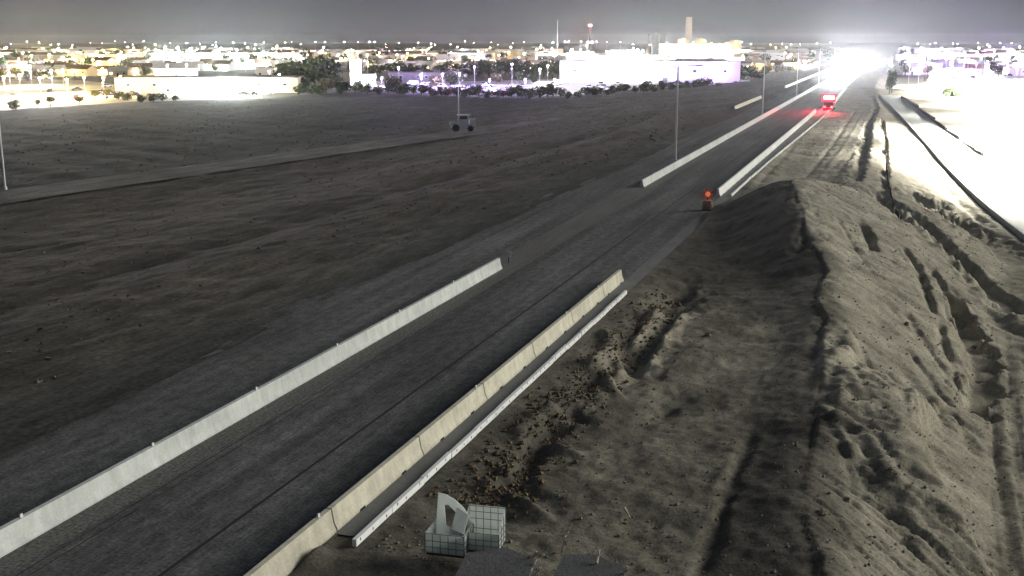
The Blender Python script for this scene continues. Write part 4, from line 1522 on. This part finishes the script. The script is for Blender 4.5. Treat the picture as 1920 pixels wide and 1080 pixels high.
# -- white lit yards behind the store
for i in range(22):
    px, py = U(1040, 1390), U(100, 132)
    lamp(px, py, U(9, 13), rnd.choice(('white', 'white', 'warm', 'cyan')), 240000, 'white', 'glaring lamp in the white lit yards behind the violet store', 'lamps of the white lit yards')
for i in range(9):
    px, w = 1050 + 40 * i + U(-10, 10), U(30, 60)
    t = house(px, U(106, 128), w, 20, U(6, 9), 'stucco_white', 'roof_pale', 'white', 'white warehouse glaring under lamps behind the violet store', 'warehouses of the white lit yards', False, YAW + U(-.2, .2), .2, 'warehouse')
    wash(t, w, 20, 7, 'white', 200000, 2)
for px, py, h in ((1236, 124, 9), (1262, 132, 8), (1248, 118, 10), (1330, 112, 7), (1346, 134, 7), (1352, 128, 10), (1340, 140, 8)):
    tree(px, py, h, rnd.choice((0, 2)), 'white', 'green tree among the white lit yards', 'trees of the white lit yards')
# -- power plant, masts
p = at(1296, 96, CZ)


def at_dist(px, dist):
    q = at(px, 100, CZ)
    k = dist / q.to_2d().length
    return Vector((q.x * k, q.y * k, CZ - .15))


pl = thing('power_plant', 'pale industrial plant with a tall square stack and lit tanks on the horizon', 'factory', at_dist(1295, 1700), YAW)
MB().box((0, 0, 8), (110, 30, 16)).build('hall', M['stucco_white'], pl)
MB().box((-2, 12, 27), (9, 9, 54), taper=.9).build('stack', M['stucco_grey'], pl)
for x, r_, h in ((-12, 8, 25), (14, 9, 24), (64, 9, 22)):
    MB().lathe([(r_, 0), (r_, h * .8), (r_ * .7, h * .95), (r_ * .2, h)], 16, (x, 4, 0)).build('tank', M['stucco_tan'], pl)
for x, y, z, c, pw in ((-18, -12, 20, 'white', 30000), (18, -12, 20, 'orange', 26000), (62, -12, 18, 'orange', 26000), (-40, -22, 10, 'warm', 30000), (36, -22, 10, 'warm', 30000), (0, -22, 9, 'warm', 20000)):
    MB().box((x, y, z), (1.2, .6, .6)).build('flood_lamp', LAMP[c][1], pl)
    ld = bpy.data.lights.new('flood_light', 'POINT')
    ld.energy, ld.color, ld.shadow_soft_size = pw, LAMP[c][0], .6
    link('flood_light', ld, pl, (x, y - 1.5, z))
pl['label'] = 'pale industrial plant with a tall square stack and lit tanks on the horizon'
t = thing('water_tank', 'dim rounded tank left of the industrial plant', 'tank', at_dist(1229, 1600))
MB().lathe([(5, 0), (5, 26), (4, 29), (1.2, 31)], 16).build('drum', M['stucco_grey'], t)
for px in (1216, 1248):
    t = thing('vent_stack', 'thin grey chimney ' + ('left' if px < 1230 else 'right') + ' of the dim rounded tank', 'chimney', at_dist(px, 1600))
    MB().tube((0, 0, 0), (0, 0, 28), .9, .7).build('shaft', M['stucco_grey'], t)
    MB().tube((0, 0, 28), (0, 0, 29), 1.0, 1.0).build('cap', M['dark_steel'], t)
t = thing('antenna_mast', 'thin unlit antenna mast left of the red beacon tower', 'mast', at_dist(1045, 1300))
MB().tube((0, 0, 0), (0, 0, 43), .5, .22, 6).build('mast', M['steel'], t)
MB().box((0, 0, 3), (6, 5, 6)).build('equipment_hut', M['stucco_tan'], t)
t = thing('beacon_tower', 'lattice tower with a glowing red beacon on top', 'tower', at_dist(1106, 1300))
lt = MB()
for k in range(3):
    an = k * 2.094
    lt.tube((2.2 * math.cos(an), 2.2 * math.sin(an), 0), (.5 * math.cos(an), .5 * math.sin(an), 36), .22, .18, 5)
for z in range(0, 36, 3):
    r0, r1 = 2.2 - 1.7 * z / 36, 2.2 - 1.7 * (z + 3) / 36
    for k in range(3):
        a0, a1 = k * 2.094, (k + 1) * 2.094
        lt.tube((r0 * math.cos(a0), r0 * math.sin(a0), z), (r1 * math.cos(a1), r1 * math.sin(a1), z + 3), .12, .12, 4)
lt.build('lattice', M['dark_steel'], t)
bc = MB().lathe([(.8, -1.4), (2.0, -.8), (2.3, 0), (2.0, .8), (.8, 1.4)], 14)
bo = bc.build('beacon', emit_mat('beacon_red', (1, .22, .2), 9), t, (0, 0, 37.3))
for x in (-2.2, 2.2):
    MB().lathe([(.3, -.9), (1.0, -.4), (1.0, .4), (.3, .9)], 10).build('side_lamp', LAMP['pink'][1], t, (x, 0, 19))
ld = bpy.data.lights.new('beacon_light', 'POINT')
ld.energy, ld.color, ld.shadow_soft_size = 60000, (1, .08, .08), 2.4
link('beacon_light', ld, t, (0, -2.6, 37.3))

# -- rows of houses, trees and lamps climbing to the horizon
SECT = [('left', -40, 300, 'at the far left', ('warm', 'warm', 'warm', 'white'), 1.0), ('lc', 300, 540, 'above the long building', ('white', 'white', 'cyan', 'white'), 1.6),
        ('cl', 540, 800, 'above the dark grove', ('warm', 'pink', 'white', 'white'), .8), ('c', 800, 1040, 'above the purple lit lot', ('white', 'warm', 'white', 'orange'), .8),
        ('r', 1390, 1560, 'left of the headlight glare', ('orange', 'pink', 'warm', 'white'), .55), ('fr', 1690, 1930, 'at the far right', ('purple', 'white', 'white', 'purple'), 1.5)]
ROW = [(141, 'lowest row'), (131, 'third row'), (122, 'fourth row'), (113, 'fifth row'), (106, 'sixth row'), (101, 'farthest row')]
for nm, xa, xb, where, cols, dens in SECT:
    for ri, (yr, rname) in enumerate(ROW):
        if nm in ('cl', 'c') and ri == 0:
            continue
        if nm == 'lc' and ri < 1:
            continue
        if nm == 'r' and ri == 0:
            continue
        dist = at((xa + xb) / 2, yr, CZ).length
        step = np.interp(dist, (600, 1000, 3000), (34, 25, 19))
        px = xa + U(0, 12)
        while px < xb:
            py = yr + U(-2.5, 2.5)
            w = U(11, 20) if dist < 1100 else U(16, 42)
            gable = rnd.random() < (.75 if dist < 1000 else .35)
            wall = rnd.choice(('stucco', 'stucco_tan', 'stucco_white', 'stucco_grey'))
            cname = {'stucco': 'cream', 'stucco_tan': 'tan', 'stucco_white': 'white', 'stucco_grey': 'grey'}[wall]
            t = house(px, py, w, U(8, 13), U(3.4, 5.2) if dist < 1100 else U(5, 9), wall, rnd.choice(('roof_grey', 'roof_brown', 'roof_pale')), nm,
                      cname + (' gabled house ' if gable else ' flat roofed building ') + rname + ' ' + where, 'buildings ' + where, gable, None, .35, 'house' if gable else 'building')
            if rnd.random() < .62 * dens:
                wash(t, w, 12, 4.5, rnd.choice(cols), U(9000, 32000) * (1 if dist < 1000 else (dist / 1000) ** 1.5) * dens)
            px += step * U(.7, 1.5)
        px = xa + U(0, 8)
        while px < xb:
            py = yr + U(-3, 3)
            if rnd.random() < .12:
                tree(px, py, U(9, 13), 6, nm, 'tall palm ' + rname + ' ' + where, 'palms ' + where)
            else:
                tree(px, py, U(5, 10) if dist < 1200 else U(7, 12), rnd.choice((0, 1, 2, 4, 0)), nm, 'dark tree ' + rname + ' ' + where, 'trees ' + where)
            px += step * U(.9, 1.9)
        px = xa + U(0, 14)
        while px < xb:
            py = yr + U(-3, 3)
            c = rnd.choice(cols)
            lamp(px, py, U(7, 11), c, U(14000, 60000) * (1 if dist < 1000 else (dist / 1000) ** 1.6) * dens, nm, 'glowing street lamp ' + rname + ' ' + where, 'street lamps ' + where,
                 size=.4 if dist < 900 else .4 + dist / 3500)
            px += step * U(1.5, 2.6) / max(dens, .6)

# -- the last lights before the horizon, kilometres away
for k in range(86):
    px = -20 + 1960 * (k + U(-.4, .4)) / 86
    if 1570 < px < 1690:
        continue
    py = rnd.choice((97.5, 95, 93, 91))
    d = at(px, py, CZ).length
    lamp(px, py, U(11, 18), rnd.choice(('white', 'white', 'warm', 'pink', 'cyan')), 0, 'skyline', 'tiny glowing lamp on the city skyline', 'lamps on the city skyline', size=d / 2600 * U(.6, 1.5), light=False)

# -- green trees, dim cars and orange lamps left of the glare
for px, py, h, k in ((1384, 148, 9, 0), (1396, 152, 8, 2), (1408, 146, 9, 0), (1420, 150, 6, 1), (1436, 140, 7, 0), (1370, 150, 8, 2), (1462, 138, 6, 1), (1480, 136, 6, 0), (1500, 134, 6, 1), (1520, 130, 6, 2), (1550, 124, 6, 0)):
    tree(px, py, h, k, 'r', 'green tree at the field edge left of the headlight glare', 'trees left of the headlight glare')
lamp(1361, 152, 9.5, 'white', 300000, 'r', 'big white globe lamp right of the white annex', 'x', size=1.0)
lamp(1508, 134, 6, 'white', 120000, 'r', 'round white lamp at the field edge between the third and fourth road poles', 'x', size=1.1)
for px, py, k in ((1388, 158, 0), (1396, 156, 2), (1404, 155, 0), (1400, 160, 3), (1414, 152, 4), (1378, 158, 1)):
    parked(px, py, k, 'r', 'below the green trees left of the glare', 'vehicles below the green trees')
for px, py, c in ((1448, 134, 'orange'), (1462, 128, 'pink'), (1486, 126, 'orange'), (1494, 130, 'warm'), (1438, 128, 'orange')):
    lamp(px, py, 5, c, 22000, 'r', 'small orange lamp by dark roofs left of the glare', 'small lamps left of the glare')

# -- far right: yard lamps, tree, pole
G = 'lamps of the glaring right yard'
YARD = []
for iy in range(14):
    for ix in range(9):
        x, y = 30 + ix * 27 + U(-5, 5) - max(0, iy - 3) * 3, 128 + iy * 42 + U(-6, 6)
        px, py = pix((x, y, CITY_Z))
        if px < 2160 and (x > 26 or y > 250) and px > 1690:
            YARD.append((x, y))
for x, y in YARD + [(17, 250), (15.6, 188), (13, 228)]:
    h = 12
    t = thing('street_lamp', '', 'street lamp', (x, y, CITY_Z - .15))
    o = link('pole', POLE_ME, t)
    o.scale = (1, 1, h)
    MB().box((-.6, 0, h + .05), (1.2, .35, .16)).build('lamp_head', M['grey_paint'], t)
    MB().box((-.7, 0, h - .05), (.7, .26, .05)).build('lens', LAMP['white'][1], t)
    ld = bpy.data.lights.new('lamp_light', 'SPOT')         # shielded head, throws its light down
    ld.energy, ld.color, ld.shadow_soft_size = YARD_W, ((1, .95, .84) if x < 50 else (.92, .89, 1)), .3
    ld.spot_size, ld.spot_blend = R(158), .35
    link('lamp_light', ld, t, (-.7, 0, h - .3))
    queue('yard', t, 'tall white lamp in the glaring yard right of the ramp', G)
tree(1786, 204, 8, 0, 'yard', 'bright green tree standing alone in the glaring right yard', 'x')
tree(1774, 194, 6, 2, 'yard', 'darker green tree behind the lone tree in the right yard', 'x')
t = thing('utility_pole', 'dark leaning utility pole at the far right behind the ramp', 'pole', at(1733, 152, -3.6))
MB().tube((0, 0, 0), (.3, 0, 15), .35, .22, 8).build('pole', M['wood'], t)
MB().box((.3, 0, 14.0), (3.2, .2, .2)).build('cross_arm', M['wood'], t)
# dark column of shrub and screen at the end of the pad
for px, py, h, k in ((1667, 178, 5.5, 4), (1672, 176, 6.5, 2), (1669, 170, 6, 4)):
    o = tree(px, py, h, k, 'pad', 'dark upright shrub at the far end of the dirt pad', 'shrubs at the end of the pad', z=-.6)
    o.scale = (.32, .32, o.scale.z * 1.2)
# vehicles in the right yard
for i in range(14):
    parked(U(1740, 1900), U(128, 150), rnd.choice((0, 1, 2, 3, 5)), 'yard', 'in the glaring yard at the far right', 'vehicles in the right yard')

# labels that single each one out, by kind and place from the left
ORD = ['leftmost'] + [n + ' from the left' for n in NUMS[1:]]
for (zone, text, group), os_ in THINGS.items():
    os_.sort(key=lambda o: pix(o.location)[0])
    k = 0
    for o in os_:
        x = pix(o.location)[0]
        if len(os_) == 1:
            o['label'] = text
        else:
            o['label'] = text + ', ' + ORD[min(k, len(ORD) - 1)]
        if -15 < x < 1935:
            k += 1
        if group != 'x':
            o['group'] = group
for k in range(len(PROTO_CARS)):
    if k not in USED:
        for ch in list(PROTO_CARS[k].children):
            bpy.data.objects.remove(ch)
        bpy.data.objects.remove(PROTO_CARS[k])

# ------------------------------------------------------------------ haze, added to put a glow round the lamps
if HAZE_DENSITY > 0:
    hz = MB().box((0, 0, 27), (19000, 19000, 66)).build('haze')
    hm = bpy.data.materials.new('haze')
    hm.use_nodes = True
    n, l = hm.node_tree.nodes, hm.node_tree.links
    n.remove(n['Principled BSDF'])
    pv = n.new('ShaderNodeVolumePrincipled')
    pv.inputs['Color'].default_value = (.9, .92, .95, 1)
    pv.inputs['Density'].default_value = HAZE_DENSITY
    pv.inputs['Anisotropy'].default_value = .9
    l.new(pv.outputs[0], n['Material Output'].inputs['Volume'])
    hz.data.materials.append(hm)
    hz['kind'] = 'stuff'
